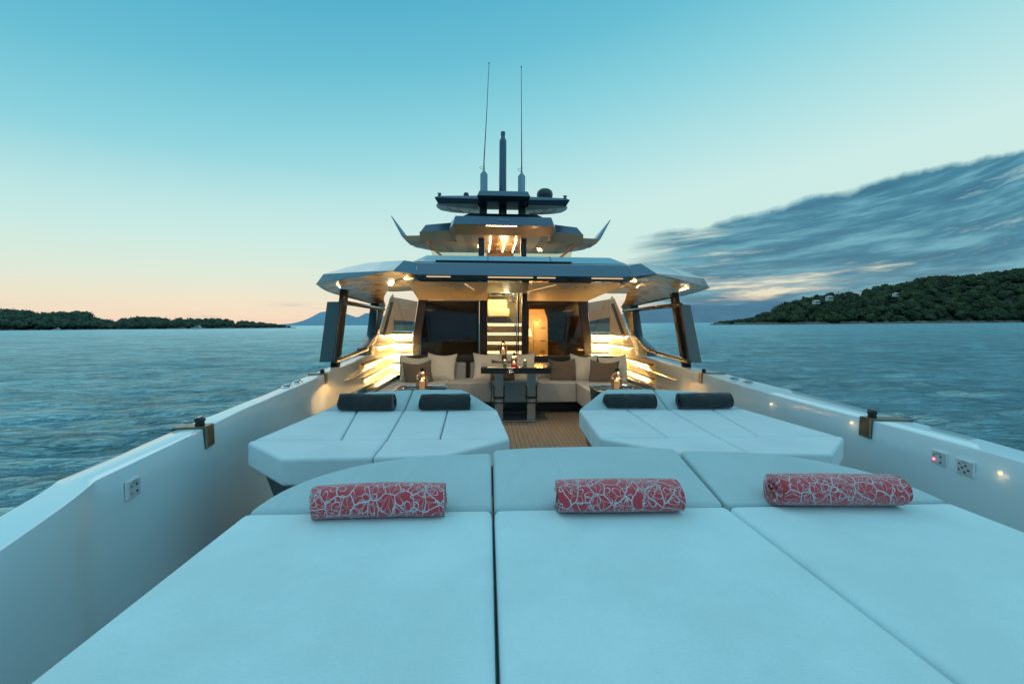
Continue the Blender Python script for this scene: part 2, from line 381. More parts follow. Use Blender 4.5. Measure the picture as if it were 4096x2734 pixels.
# ------------------------------------------------------------------ sea and land
SEA0 = -1.85
def sea(x, y): return SEA0+.0137*x+.0036*y
def water():
    m, nt, b, tc = mat('sea water'); O = tc.outputs['Object']
    cdn = nt.new('ShaderNodeCameraData')
    a = nt.noise(nt.mapping(O, (.55, 1.5, 1), rot=(0, 0, R(10))), .55, 6, .62, .9)
    c = nt.noise(nt.mapping(O, (.6, 2.0, 1), rot=(0, 0, R(-8))), 2.4, 5, .6, .7)
    d = nt.noise(nt.mapping(O, (.5, 1.2, 1), rot=(0, 0, R(4))), .12, 4, .55, .4)
    h = nt.math('ADD', nt.math('MULTIPLY', a, 1.0), nt.math('MULTIPLY', c, .55))
    e_ = nt.noise(nt.mapping(O, (.8, 1.6, 1)), 7.0, 3, .6, .3)
    h = nt.math('ADD', h, nt.math('ADD', nt.math('MULTIPLY', d, 1.2), nt.math('MULTIPLY', e_, .10)))
    fade = nt.math('DIVIDE', 40, nt.math('ADD', cdn.outputs['View Distance'], 40))
    bn = nt.bump(h, nt.math('MULTIPLY_ADD', fade, .1, .8), 1.2)
    nt.n.remove(b); out = [n for n in nt.n if n.type == 'OUTPUT_MATERIAL'][0]
    df = nt.new('ShaderNodeBsdfDiffuse'); nt.put(df, 'Normal', bn)
    nt.put(df, 'Color', nt.ramp(a, [(.32, (.004, .030, .045, 1)), (.68, (.022, .10, .13, 1))]))
    gl = nt.new('ShaderNodeBsdfGlossy'); nt.put(gl, 'Normal', bn); gl.inputs['Color'].default_value = (.47, .76, .87, 1)
    nt.put(gl, 'Roughness', nt.math('MULTIPLY_ADD', fade, -.10, .20))
    fr = nt.new('ShaderNodeFresnel'); fr.inputs['IOR'].default_value = 1.33; nt.put(fr, 'Normal', bn)
    ruf = nt.ramp(nt.math('ADD', nt.math('MULTIPLY', a, .65), nt.math('MULTIPLY', d, .35)), [(.36, (.62,)*3+(1,)), (.58, (1,)*3+(1,))])
    mx = nt.new('ShaderNodeMixShader'); nt.put(mx, 0, nt.math('MULTIPLY', fr.outputs[0], ruf)); nt.l.new(df.outputs[0], mx.inputs[1]); nt.l.new(gl.outputs[0], mx.inputs[2]); nt.l.new(mx.outputs[0], out.inputs[0])
    return m
def gridline(c0, g, far):
    out = [0.0]; v = 0.0
    while v < far: v += max(c0, v*g); out.append(v)
    return out
gx = gridline(.30, .03, 30000); xs = [-v for v in reversed(gx[1:])]+gx
gy = gridline(.24, .022, 30000); ysl = [-400, -100, -40, -15, -8, -4, -2]+gy
mb = MB()
def wave(x, y):
    d = math.hypot(x, y); f = 1/(1+(d/90)**2)
    if f < .02: return 0
    q = Vector((x*.16+.06*y, y*.42-.05*x, 0))
    w = .26*noise.noise(q)+.16*noise.noise(q*2.3+Vector((5, 1, 0)))+.08*noise.noise(q*5.1)
    if d < 60: w += .028*noise.noise(q*10)
    return w*f
for y in ysl:
    for x in xs: mb.v.append((x, y, sea(x, y)+wave(x, y)))
nx = len(xs)
for j in range(len(ysl)-1):
    for i in range(nx-1): mb.f.append((j*nx+i, j*nx+i+1, (j+1)*nx+i+1, (j+1)*nx+i))
tag(mb.build('water', water(), smooth=True, wn=False), kind='structure')

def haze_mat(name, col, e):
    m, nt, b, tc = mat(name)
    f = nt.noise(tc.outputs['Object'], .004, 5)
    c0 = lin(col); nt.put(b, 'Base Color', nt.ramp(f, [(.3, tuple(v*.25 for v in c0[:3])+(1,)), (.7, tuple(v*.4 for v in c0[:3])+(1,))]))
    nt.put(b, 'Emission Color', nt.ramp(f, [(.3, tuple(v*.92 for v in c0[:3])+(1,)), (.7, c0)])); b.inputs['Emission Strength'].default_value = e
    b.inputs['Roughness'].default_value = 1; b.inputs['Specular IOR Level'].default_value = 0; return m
def px2x(px, Yd): return (px-1118)/1044*Yd+CAM.x
def ridge(name, prof, Yd, depth, material):
    """mountain range from a silhouette (D px, height px) built as a ridge with slopes on both sides"""
    mb = MB(); rows = 5; pts = []
    for k in range(len(prof)-1):
        (a, ha), (b_, hb) = prof[k], prof[k+1]; n = max(2, int(abs(b_-a)/5))
        for i in range(n):
            f = i/n; pts.append((a+(b_-a)*f, ha+(hb-ha)*f))
    pts.append(prof[-1])
    for j in range(-rows, rows+1):
        g = 1-abs(j)/rows
        for (px, h) in pts:
            x = px2x(px, Yd); yy = Yd+depth*j/rows
            hh = h*Yd/1044*(g**.8)*(1+.12*(noise.noise(Vector((x*.004, yy*.004, 3)))))+(noise.noise(Vector((x*.02, yy*.02, 1)))*Yd*.0008 if g > 0 else -20)
            mb.v.append((x, yy, sea(x, yy)+hh))
    n = len(pts)
    for j in range(2*rows):
        for i in range(n-1): mb.f.append((j*n+i, j*n+i+1, (j+1)*n+i+1, (j+1)*n+i))
    return tag(mb.build(name, material, wn=False), kind='structure')
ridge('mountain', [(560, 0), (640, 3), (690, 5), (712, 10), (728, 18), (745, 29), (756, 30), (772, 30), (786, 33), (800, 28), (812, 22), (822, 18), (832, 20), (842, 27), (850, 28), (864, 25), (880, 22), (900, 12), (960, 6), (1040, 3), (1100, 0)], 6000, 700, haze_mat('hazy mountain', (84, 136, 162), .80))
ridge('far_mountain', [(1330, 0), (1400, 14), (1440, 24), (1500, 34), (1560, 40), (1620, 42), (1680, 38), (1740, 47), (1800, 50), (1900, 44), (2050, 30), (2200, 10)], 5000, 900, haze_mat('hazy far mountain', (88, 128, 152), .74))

def foliage(name, c1, c2, c3):
    m, nt, b, tc = mat(name); O = tc.outputs['Object']
    f = nt.noise(O, .09, 5, .6); g = nt.noise(O, .9, 4, .7)
    a = nt.ramp(f, [(.38, c1+(1,)), (.5, c2+(1,)), (.62, c3+(1,))])
    nt.put(b, 'Base Color', nt.mix(.55, a, nt.ramp(g, [(.3, (.006, .014, .010, 1)), (.7, c3+(1,))])))
    b.inputs['Roughness'].default_value = .9; b.inputs['Specular IOR Level'].default_value = .1
    return m
M['folL'] = foliage('hazy island foliage', (.055, .095, .080), (.070, .115, .085), (.10, .15, .10))  # greens lightened, distance haze put into the colour
M['folR'] = foliage('hill foliage', (.026, .044, .038), (.040, .062, .044), (.10, .125, .055))
M['earth'] = basic('scrubby earth', (.05, .055, .04), .95, 0, 0, .4, .05)
M['rock'] = basic('shore rock', (.17, .15, .13), .9, 0, 0, .35, .4, .5, 2)
M['villa'] = basic('villa render', (.55, .56, .56), .8, 0, 0, .1, .2)
M['tile'] = basic('villa roof tile', (.25, .13, .09), .9, 0, 0, .2, 1)

def interp(prof, x):
    if x <= prof[0][0]: return prof[0][1]
    for (a, ha), (b_, hb) in zip(prof, prof[1:]):
        if x <= b_: return ha+(hb-ha)*(x-a)/(b_-a)
    return prof[-1][1]
profL = [(-600, 60), (-200, 50), (0, 38), (70, 43), (140, 38), (240, 36), (262, 28), (295, 23), (365, 28), (450, 25), (520, 24), (590, 19), (640, 12), (668, 5), (690, 0)]
profR = [(1640, 0), (1660, 6), (1722, 15), (1745, 22), (1790, 36), (1842, 53), (1890, 62), (1931, 70), (1990, 73), (2052, 86), (2124, 99), (2192, 109), (2314, 116), (2380, 125), (2700, 150), (3200, 130)]
def land(name, prof, Y0, back, crown_h, hname, fmat, n, csize, tname, label, x0, x1):
    """terrain whose skyline, seen over water, follows the profile; then tree crowns on it"""
    k = 1/1044
    def h(px, t):   # t 0 at shore .. 1 at the back
        hh = interp(prof, px)*k*(Y0+back*t)
        return max(0, (hh-crown_h*.75*min(1, hh/crown_h)))*(math.sin(min(1, t*1.15)*math.pi/2)**.8)
    mb = MB(); nxp = 160; nr = 10
    for j in range(nr+1):
        tt = j/nr
        for i in range(nxp+1):
            px = x0+(x1-x0)*i/nxp; yy = Y0+back*tt+12*noise.noise(Vector((px*.03, 0, 0)))*(1-tt)
            x = px2x(px, yy); mb.v.append((x, yy, sea(x, yy)+(h(px, tt)+.5 if j else -1.5)))
    for j in range(nr):
        for i in range(nxp): a = j*(nxp+1)+i; mb.f.append((a, a+1, a+nxp+2, a+nxp+1))
    tag(mb.build(hname, 'earth', wn=False), kind='structure')
    # crowns
    bm = bmesh.new(); bmesh.ops.create_icosphere(bm, subdivisions=2, radius=1); bv = [v.co.copy() for v in bm.verts]; bf = [tuple(v.index for v in f.verts) for f in bm.faces]; bm.free()
    mb = MB(); rnd = random.Random(len(name))
    for q in range(n):
        px = x0+(x1-x0)*rnd.random(); tt = rnd.random()**1.3
        yy = Y0+back*tt; x = px2x(px, yy); hh = interp(prof, px)
        if hh < 3: continue
        s_ = csize*(.55+.8*rnd.random())*min(1, .16+hh/48); hz_ = sea(x, yy)+h(px, tt)
        sd_ = Vector((rnd.random()*99, rnd.random()*99, 0)); o = len(mb.v)
        for v in bv:
            d = .8*(1+.45*noise.noise(v*1.7+sd_)+.3*noise.noise(v*4.2+sd_))
            mb.v.append((x+v.x*s_*d, yy+v.y*s_*d, hz_+s_*.7+v.z*s_*d*(.9 if v.z > 0 else .6)))
        mb.f += [tuple(i+o for i in f) for f in bf]
        for lf in range(44):
            th = rnd.random()*6.283; ph = math.asin(rnd.random()*1.5-.5) ; rr_ = s_*(.72+.38*rnd.random())
            c = Vector((x+rr_*math.cos(ph)*math.cos(th), yy+rr_*math.cos(ph)*math.sin(th), hz_+s_*.7+rr_*math.sin(ph)*.85)); o = len(mb.v)
            for q_ in range(3): mb.v.append(tuple(c+Vector((rnd.uniform(-1, 1), rnd.uniform(-1, 1), rnd.uniform(-.8, .8)))*s_*.24))
            mb.f.append((o, o+1, o+2))
    tag(mb.build(tname, fmat, smooth=False, wn=False), label, 'trees', kind='stuff')
land('left', profL, 620, 90, 12, 'island', 'folL', 1100, 6.5, 'island_woodland', 'low dark green woodland covering the flat island on the left horizon', -500, 690)
land('right', profR, 520, 150, 13, 'hill', 'folR', 1500, 6.3, 'hillside_woodland', 'dark green wooded headland rising on the right above the water', 1640, 3000)

def rocks(name, x0, x1, Yd, n, sc, label):
    bm = bmesh.new(); bmesh.ops.create_icosphere(bm, subdivisions=2, radius=1); bv = [v.co.copy() for v in bm.verts]; bf = [tuple(v.index for v in f.verts) for f in bm.faces]; bm.free()
    mb = MB(); rnd = random.Random(n)
    for q in range(n):
        px = x0+(x1-x0)*rnd.random(); x = px2x(px, Yd); s_ = sc*(.4+rnd.random()); sd_ = Vector((rnd.random()*50, 0, 0)); o = len(mb.v)
        yy = Yd-6+rnd.random()*8
        for v in bv:
            d = 1+.5*noise.noise(v*1.5+sd_)
            mb.v.append((x+v.x*s_*2.2*d, yy+v.y*s_*d, sea(x, yy)+v.z*s_*d*.8))
        mb.f += [tuple(i+o for i in f) for f in bf]
    tag(mb.build(name, 'rock', smooth=False, wn=False), label, 'rocks', kind='stuff')
rocks('shore_rocks', 1655, 2700, 520, 260, 2.6, 'pale grey rocks along the foot of the wooded headland')
rocks('island_rocks', -400, 660, 620, 160, 1.1, 'low dark rocks along the shore of the flat island')

def villa(px, hpx, Yd, w, hh, label):
    x = px2x(px, Yd); z = sea(x, Yd)+hpx*Yd/1044
    t_ = thing('villa', (x, Yd, z), label, 'house', 'white villas on the wooded headland')
    MB().box(x-w/2, x+w/2, Yd, Yd+6, z, z+hh).build('wall', 'villa', t_)
    MB().hexa([(x-w/2-.4, Yd-.5, z+hh), (x+w/2+.4, Yd-.5, z+hh), (x+w/2+.4, Yd+6.5, z+hh), (x-w/2-.4, Yd+6.5, z+hh)],
              [(x-w/4, Yd+2.5, z+hh+1.2), (x+w/4, Yd+2.5, z+hh+1.2), (x+w/4, Yd+3.5, z+hh+1.2), (x-w/4, Yd+3.5, z+hh+1.2)]).build('roof', 'villa', t_)
    for i in range(3):
        xx = x-w/2+w*(i+.5)/3
        MB().box(xx-.5, xx+.5, Yd-.06, Yd+.05, z+hh*.35, z+hh*.8).build('window', 'black', t_)
villa(1902, 47, 545, 6, 4, 'small white villa among trees, lower one on the near slope of the headland')
villa(1934, 55, 550, 6, 5, 'tall narrow white villa just under the tree line of the headland')
villa(2100, 64, 560, 3.5, 4, 'tiny white house high among the trees, rightmost on the headland')

def far_boat(px, Yd, L, label):
    x = px2x(px, Yd); z = sea(x, Yd)
    t_ = thing('motor_boat', (x, Yd, z), label, 'boat', 'white boats moored off the island')
    w = L*.28
    MB().hexa([(x-L*.42, Yd-w*.3, z-.2), (x+L*.45, Yd-w*.3, z-.2), (x+L*.45, Yd+w*.3, z-.2), (x-L*.42, Yd+w*.3, z-.2)],
              [(x-L*.55, Yd-w*.1, z+L*.13), (x+L*.46, Yd-w*.5, z+L*.1), (x+L*.46, Yd+w*.5, z+L*.1), (x-L*.55, Yd+w*.1, z+L*.13)]).build('hull', 'villa', t_)
    MB().hexa([(x-L*.22, Yd-w*.35, z+L*.11), (x+L*.3, Yd-w*.35, z+L*.1), (x+L*.3, Yd+w*.35, z+L*.1), (x-L*.22, Yd+w*.35, z+L*.11)],
              [(x-L*.08, Yd-w*.3, z+L*.24), (x+L*.26, Yd-w*.3, z+L*.24), (x+L*.26, Yd+w*.3, z+L*.24), (x-L*.08, Yd+w*.3, z+L*.24)]).build('cabin', 'villa', t_)
    MB().box(x-L*.1, x+L*.2, Yd-w*.36, Yd-w*.30, z+L*.15, z+L*.2).build('window', 'black', t_)
    MB().box(x+L*.05, x+L*.2, Yd-w*.25, Yd+w*.25, z+L*.24, z+L*.31).build('flybridge', 'villa', t_)
far_boat(476, 560, 14, 'white motor boat with a flybridge moored off the low island')
far_boat(181, 570, 9, 'smaller white boat near the left end of the low island shore')

# ------------------------------------------------------------------ THE YACHT
Yt = thing('yacht', (0, 0, 0), 'large white motor yacht with blue grey angular roofs, seen from its foredeck', 'yacht')
def crom(pts, n=6):
    out = []
    P_ = [Vector(p) for p in pts]
    for i in range(len(P_)-1):
        p0 = P_[max(i-1, 0)]; p1 = P_[i]; p2 = P_[i+1]; p3 = P_[min(i+2, len(P_)-1)]
        for k in range(n):
            t = k/n; out.append(.5*((2*p1)+(-p0+p2)*t+(2*p0-5*p1+4*p2-p3)*t*t+(-p0+3*p1-3*p2+p3)*t**3))
    out.append(P_[-1]); return out
LI = [(-.80, -1.4), (-1.19, .1), (-1.591, 1.297), (-1.735, 1.66), (-1.79, 2.05), (-1.85, 2.45), (-1.945, 3.08), (-2.03, 3.9), (-2.12, 4.8), (-2.26, 6.0), (-2.38, 7.5), (-2.47, 9.0), (-2.60, 10.6)]
LO = [(-1.0, -1.4), (-1.38, .1), (-1.75, 1.356), (-1.868, 1.665), (-1.915, 2.02), (-1.975, 2.4), (-2.035, 2.95), (-2.135, 3.85), (-2.27, 4.8), (-2.42, 6.0), (-2.58, 7.5), (-2.70, 9.0), (-2.82, 10.6)]
RI = [(1.0, -1.4), (1.33, .1), (1.72, 1.3), (1.845, 1.74), (1.885, 2.1), (1.915, 2.5), (1.955, 3.3), (2.02, 4.1), (2.14, 5.0), (2.27, 6.0), (2.39, 7.5), (2.48, 9.0), (2.60, 10.6)]
RO = [(1.25, -1.4), (1.56, .1), (1.95, 1.4), (2.05, 1.9), (2.10, 2.17), (2.15, 2.6), (2.255, 3.36), (2.345, 4.4), (2.43, 5.22), (2.50, 6.0), (2.64, 7.5), (2.74, 9.0), (2.85, 10.6)]
def resample(poly, n):
    poly = [Vector(p) for p in poly]; L = [0]
    for a, b_ in zip(poly, poly[1:]): L.append(L[-1]+(b_-a).length)
    out = []
    for k in range(n):
        s_ = L[-1]*k/(n-1); i = 0
        while i < len(L)-2 and L[i+1] < s_: i += 1
        out.append(poly[i].lerp(poly[i+1], (s_-L[i])/(L[i+1]-L[i])))
    return out
def bulwark(I, O, sgn):
    # join control points one to one, sections with rounded lips
    if sgn < 0:
        Is = crom(I[:4], 6)[:-1]+crom(I[3:], 6); Os = crom(O[:4], 6)[:-1]+crom(O[3:], 6)
    else: Is = crom(I, 6); Os = crom(O, 6)
    mb = MB(); sec = None; Ism = crom(I, 6)
    for a0_, b_, asm in zip(Is, Os, Ism):
        a = a0_; d = (b_-a).normalized(); w = (b_-a).length
        def P_(s_, z): p = a+d*s_; return (p.x, p.y, z)
        a = asm; low_ = [P_(-.045, -.02), P_(-.035, .12), P_(-.02, .40), P_(-.010, .60)]; a = a0_
        ring = low_+[P_(0, .727), P_(.0015, .7315), P_(.006, .7335), P_(w*.5, .7345),
                P_(w-.006, .7335), P_(w-.0015, .7315), P_(w, .727), P_(w+.02, .3), P_(w-.05, -.6), P_(w-.35, -2.3)]
        if sec is None: sec = len(ring)
        mb.v += ring
    for i in range(len(Is)-1):
        for k in range(sec-1): mb.f.append((i*sec+k, i*sec+k+1, (i+1)*sec+k+1, (i+1)*sec+k))
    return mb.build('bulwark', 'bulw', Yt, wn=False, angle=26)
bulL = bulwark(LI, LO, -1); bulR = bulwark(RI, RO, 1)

mb = MB(); L_ = crom(LI, 4); R_ = crom(RI, 4)
for a, b_ in zip(L_, R_): mb.v += [(a.x+.02, a.y, 0), (b_.x-.02, b_.y, 0)]
mb.f = [(2*i, 2*i+1, 2*i+3, 2*i+2) for i in range(len(L_)-1)]
mb.quad((-2.6, 10.6, 0), (2.6, 10.6, 0), (2.4, 16, 0), (-2.4, 16, 0))
mb.build('deck', 'teak', Yt, wn=False)

# ---- helpers for symmetric yacht parts
def both(name, mb, material, **kw):
    a = mb.build(name, material, Yt, **kw); b_ = mb.mirror().build(name, material, Yt, **kw); return a, b_

# main roof --------------------------------------------------------
# fascia across the front
mb = MB(); F = [(-1.05, 4.40, 1.765), (1.05, 4.40, 1.765), (1.06, 4.52, 1.895), (-1.06, 4.52, 1.895)]
mb.hexa([(-1.04, 4.39, 1.765), (1.04, 4.39, 1.765), (1.04, 4.75, 1.775), (-1.04, 4.75, 1.775)],
        [(-1.055, 4.53, 1.895), (1.055, 4.53, 1.895), (1.055, 5.2, 2.0), (-1.055, 5.2, 2.0)])
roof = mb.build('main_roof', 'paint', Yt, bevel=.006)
mb = MB(); mb.hexa([(-1.04, 4.46, 1.722), (1.04, 4.46, 1.722), (1.04, 4.62, 1.722), (-1.04, 4.62, 1.722)], [(-1.04, 4.45, 1.764), (1.04, 4.45, 1.764), (1.04, 4.62, 1.764), (-1.04, 4.62, 1.764)])
sub(mb.build('fascia_recess', 'lacquer', Yt), roof)
for x0, x1 in ((-.36, .08), (.12, .30), (.66, .97), (-.95, -.72)):  # added glowing bits that stand for reflections in the gloss under the fascia
    sub(MB().box(x0, x1, 4.436, 4.452, 1.749, 1.757).build('glow_strip', 'warmglow', Yt), roof)
# coaming with skylight slot
mb = MB(); mb.hexa([(-1.17, 4.95, 1.965), (1.17, 4.95, 1.965), (1.3, 9.5, 1.965), (-1.3, 9.5, 1.965)], [(-1.05, 5.22, 2.075), (1.05, 5.22, 2.075), (1.2, 9.5, 2.075), (-1.2, 9.5, 2.075)])
sub(mb.build('coaming', 'paintlight', Yt, bevel=.012), roof)
mb = MB().box(-.92, .55, 4.93, 4.965, 1.968, 1.982); sub(mb.build('vent_slot', 'black', Yt), roof)
for x in (-.36, .34):
    sub(MB().hexa([(x-.004, 4.94, 1.967), (x+.004, 4.94, 1.967), (x+.004, 5.0, 1.967), (x-.004, 5.0, 1.967)], [(x-.004, 5.20, 2.078), (x+.004, 5.20, 2.078), (x+.004, 5.25, 2.079), (x-.004, 5.25, 2.079)]).build('seam', 'black', Yt), roof)
# wings of the roof: front return, band, top skin, soffit
A = {'k0': (1.055, 4.53, 1.895), 'k1': (1.04, 4.39, 1.765), 's0': (1.185, 4.55, 1.92), 's1': (1.22, 4.20, 1.775), 'f': (2.295, 5.5, 1.88), 't': (2.41, 5.57, 1.765)}
ridgeP = [(1.185, 4.55, 1.92), (1.24, 4.75, 1.945), (1.47, 4.95, 1.962), (1.68, 5.08, 1.96), (1.93, 5.24, 1.935), (2.295, 5.5, 1.88)]
lowP = [(1.22, 4.20, 1.777), (1.34, 4.34, 1.79), (1.56, 4.60, 1.812), (1.80, 4.90, 1.835), (2.05, 5.20, 1.857), (2.295, 5.5, 1.88)]
bandP = [(1.22, 4.198, 1.773), (1.36, 4.34, 1.772), (1.59, 4.60, 1.771), (1.85, 4.90, 1.770), (2.12, 5.22, 1.768), (2.41, 5.57, 1.765)]
outT = [(1.3, 9.8, 2.0), (1.6, 9.7, 2.0), (1.9, 9.5, 1.99), (2.2, 9.2, 1.95), (2.5, 8.4, 1.90), (2.80, 7.5, 1.86)]
mb = MB(); n = len(ridgeP)
mb.v += ridgeP+lowP; mb.f += [(i, i+1, n+i+1, n+i) for i in range(n-1)]
o = len(mb.v); mb.v += ridgeP+outT; mb.f += [(o+i, o+n+i, o+n+i+1, o+i+1) for i in range(n-1)]
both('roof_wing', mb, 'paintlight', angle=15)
mb = MB(); mb.v += lowP+bandP; mb.f += [(i, i+1, n+i+1, n+i) for i in range(n-1)]
mb.quad(A['k1'], A['s1'], A['s0'], A['k0'])
mb.quad((2.295, 5.5, 1.88), (2.41, 5.57, 1.765), (2.86, 7.5, 1.79), (2.80, 7.5, 1.86))
mb.quad((2.80, 7.5, 1.86), (2.86, 7.5, 1.79), (2.62, 9.5, 1.68), (2.6, 9.5, 1.75))
mb.quad((1.055, 4.53, 1.895), (1.185, 4.55, 1.92), (1.24, 4.75, 1.945), (1.06, 5.0, 1.96))
both('roof_edge', mb, 'paint', angle=15)
# glossy soffit, slightly domed
inner = crom([(1.22, 4.21, 1.772), (1.10, 4.62, 1.752), (1.36, 5.6, 1.80), (1.68, 6.3, 1.83), (2.05, 7.8, 1.86), (2.38, 9.0, 1.80), (2.47, 9.6, 1.69)], 4)
outer = crom([(1.23, 4.205, 1.772), (1.59, 4.61, 1.770), (2.12, 5.23, 1.767), (2.40, 5.575, 1.764), (2.85, 7.5, 1.785), (2.72, 8.8, 1.73), (2.48, 9.62, 1.685)], 4)
mb = MB(); K_ = 9
for a, b_ in zip(inner, outer):
    w = (b_-a).length
    for k in range(K_+1):
        f = k/K_; p = a.lerp(b_, f); lift = .045*math.sin(math.pi*f)*min(1, w/1.2)*(1-.35*f)
        p = Vector((p.x, p.y, p.z+lift+.004*noise.noise(p*4))); mb.v.append(tuple(p))
for i in range(len(inner)-1):
    for k in range(K_): a = i*(K_+1)+k; mb.f.append((a, a+1, a+K_+2, a+K_+1))
both('wing_soffit', mb, 'gelwarm', wn=False, angle=70)
# led along the root of the wing soffit
both('glow_strip', MB().tube([(1.20, 4.75, 1.765), (1.66, 6.1, 1.815)], .007, 6), 'ledmid')
both('glow_strip', MB().tube([(2.22, 5.75, 1.782), (2.42, 6.5, 1.80)], .004, 6), 'ledstair')  # added glow near the wing tip, stands for reflections in the soffit

# ceiling with central well ---------------------------------------
mb = MB(); mb.quad((-1.04, 4.62, 1.745), (-.365, 4.62, 1.745), (-.365, 10.6, 1.865), (-1.95, 10.6, 1.865), (-1.38, 6.0, 1.80))
mb.quad((1.04, 4.62, 1.745), (1.38, 6.0, 1.80), (1.95, 10.6, 1.865), (.56, 10.6, 1.865), (.10, 4.62, 1.745))
mb.quad((-.365, 4.62, 1.745), (-.365, 10.6, 1.865), (-.365, 10.6, 2.5), (-.365, 4.9, 2.0))
mb.quad((.10, 4.62, 1.745), (.56, 10.6, 1.865), (.56, 10.6, 2.5), (.12, 4.9, 2.0))
mb.quad((-.365, 4.62, 1.752), (.10, 4.62, 1.752), (.2, 6.2, 2.06), (-.365, 6.2, 2.06))
mb.quad((-.365, 6.2, 2.06), (.2, 6.2, 2.06), (.56, 14, 2.6), (-.365, 14, 2.6))
ceil = mb.build('ceiling', 'ceil', Yt, wn=False, angle=20)
for (x, y) in ((-.90, 5.6), (-.80, 5.5), (-.84, 5.8), (-.78, 5.9), (.75, 5.7), (.85, 5.6)):
    sub(MB().lathe([(.012, -.004), (.014, 0)], (x, y, 1.766+.02*(y-5.6)), 12).build('downlight', 'black', Yt), ceil)
sub(MB().lathe([(.05, -.012), (.055, 0)], (-.66, 5.6, 1.766), 20, 1.5, .6).build('ceiling_speaker', 'plastic', Yt), ceil)
sub(MB().lathe([(.05, -.012), (.055, 0)], (.62, 5.6, 1.766), 20, 1.5, .6).build('ceiling_speaker', 'plastic', Yt), ceil)
sub(MB().tube([(-.62, 5.2, 1.755), (-.55, 6.3, 1.772)], .004, 6).build('glow_strip', 'warmglow', Yt), ceil)
sub(MB().tube([(.42, 5.2, 1.755), (.20, 6.6, 1.775)], .003, 6).build('glow_strip', 'warmglow', Yt), ceil)
# beam between ceiling and wing at the side opening
both('roof_beam', MB().hexa([(1.10, 4.66, 1.748), (1.38, 6.02, 1.80), (1.70, 6.32, 1.80), (1.30, 4.9, 1.76)], [(1.10, 4.66, 1.80), (1.38, 6.02, 1.86), (1.70, 6.32, 1.86), (1.30, 4.9, 1.82)]), 'gelwarm')

# cabin front ------------------------------------------------------
YC = 10.6
both('cabin_pillar', MB().front([(1.93, 0), (2.09, 0), (2.09, .62), (2.06, 1.15), (1.95, 1.88), (1.74, 1.88), (1.76, 1.84), (1.88, 1.15), (1.93, .66)], YC, YC+.12), 'brownglass', bevel=.01)
both('cabin_return', MB().quad((2.09, YC, 0), (2.09, YC+3, 0), (2.06, YC+3, 1.15), (2.06, YC, 1.15)).quad((2.06, YC, 1.15), (2.06, YC+3, 1.15), (1.95, YC+3, 1.88), (1.95, YC, 1.88)), 'gel', wn=False)
w_ = MB().front([(-1.93, .3), (-.56, .3), (-.56, 1.86), (-1.76, 1.86), (-1.885, 1.15)], YC+.05, YC+.09).build('cabin_window', 'darkglass', Yt)
sub(MB().box(-1.93, -.36, YC+.01, YC+.10, .0, .30).build('frame', 'black', Yt), w_)
sub(MB().box(-.60, -.56, YC+.02, YC+.10, .3, 1.87).build('frame', 'black', Yt), w_)
w_ = MB().front([(.60, .3), (1.93, .3), (1.885, 1.15), (1.76, 1.86), (.60, 1.86)], YC+.05, YC+.07).build('cabin_window', 'tint', Yt)
sub(MB().box(.5, 1.93, YC+.01, YC+.10, .0, .30).build('frame', 'black', Yt), w_)
sub(MB().box(.60, 1.74, YC+.02, YC+.10, 1.80, 1.87).build('frame', 'black', Yt), w_)
# door frame posts
MB().box(-.55, -.365, YC-.02, YC+.16, 0, 2.18).build('door_frame', 'black', Yt, bevel=.01)
MB().box(.435, .60, YC-.02, YC+.16, 0, 2.18).build('door_frame', 'black', Yt, bevel=.01)
dr = MB().box(-.36, .31, YC+.02, YC+.035, .05, 2.4).build('glass_door', 'glass', Yt)
sub(MB().box(.305, .33, YC+.0, YC+.06, .05, 2.4).build('door_edge', 'chrome', Yt), dr)
sub(MB().box(.34, .37, YC+.0, YC+.06, .05, 2.4).build('door_edge', 'black', Yt), dr)
sub(MB().tube([(.27, YC-.03, 1.35), (.31, YC-.05, 1.1), (.29, YC-.05, .95), (.38, YC-.03, .88)], .010, 8).build('handle', 'black', Yt), dr)
# saloon behind the right hand window
sal = MB().box(.60, 2.0, 13.5, 13.55, 0, 2.0).box(.56, .60, YC+.2, 13.5, 0, 2.0).box(2.0, 2.04, YC+.2, 13.5, 0, 2.0).build('saloon_wall', basic('saloon wood', (.10, .05, .025), .3, 0, .3, .3, 3), Yt, wn=False)
cab = MB().hexa([(.62, 11.8, .2), (1.22, 11.8, .2), (1.22, 12.1, .2), (.62, 12.1, .2)], [(.62, 11.8, 1.42), (1.20, 11.8, 1.42), (1.20, 12.1, 1.42), (.62, 12.1, 1.42)]).build('cabinet', 'panel', Yt)
sub(MB().hexa([(.62, 11.78, 1.421), (1.20, 11.78, 1.421), (1.20, 12.1, 1.421), (.62, 12.1, 1.421)], [(.58, 11.78, 1.72), (1.10, 11.78, 1.72), (1.10, 12.1, 1.72), (.58, 12.1, 1.72)]).build('cabinet_top', 'gelwarm', Yt), cab)
for z in (.62, .9, 1.22): sub(MB().box(1.02, 1.14, 11.775, 11.79, z, z+.012).build('handle', 'chrome', Yt), cab)
sub(MB().box(.83, .835, 11.785, 11.80, .2, 1.42).build('door_gap', 'black', Yt), cab)
lmp = MB().lathe([(.075, 0), (.035, .19)], (.70, 11.6, 1.02), 20).build('table_lamp_shade', emit('lamp shade glow', (1, .7, .36), 5), Yt)
point((.95, 11.3, 1.35), 20, .08)
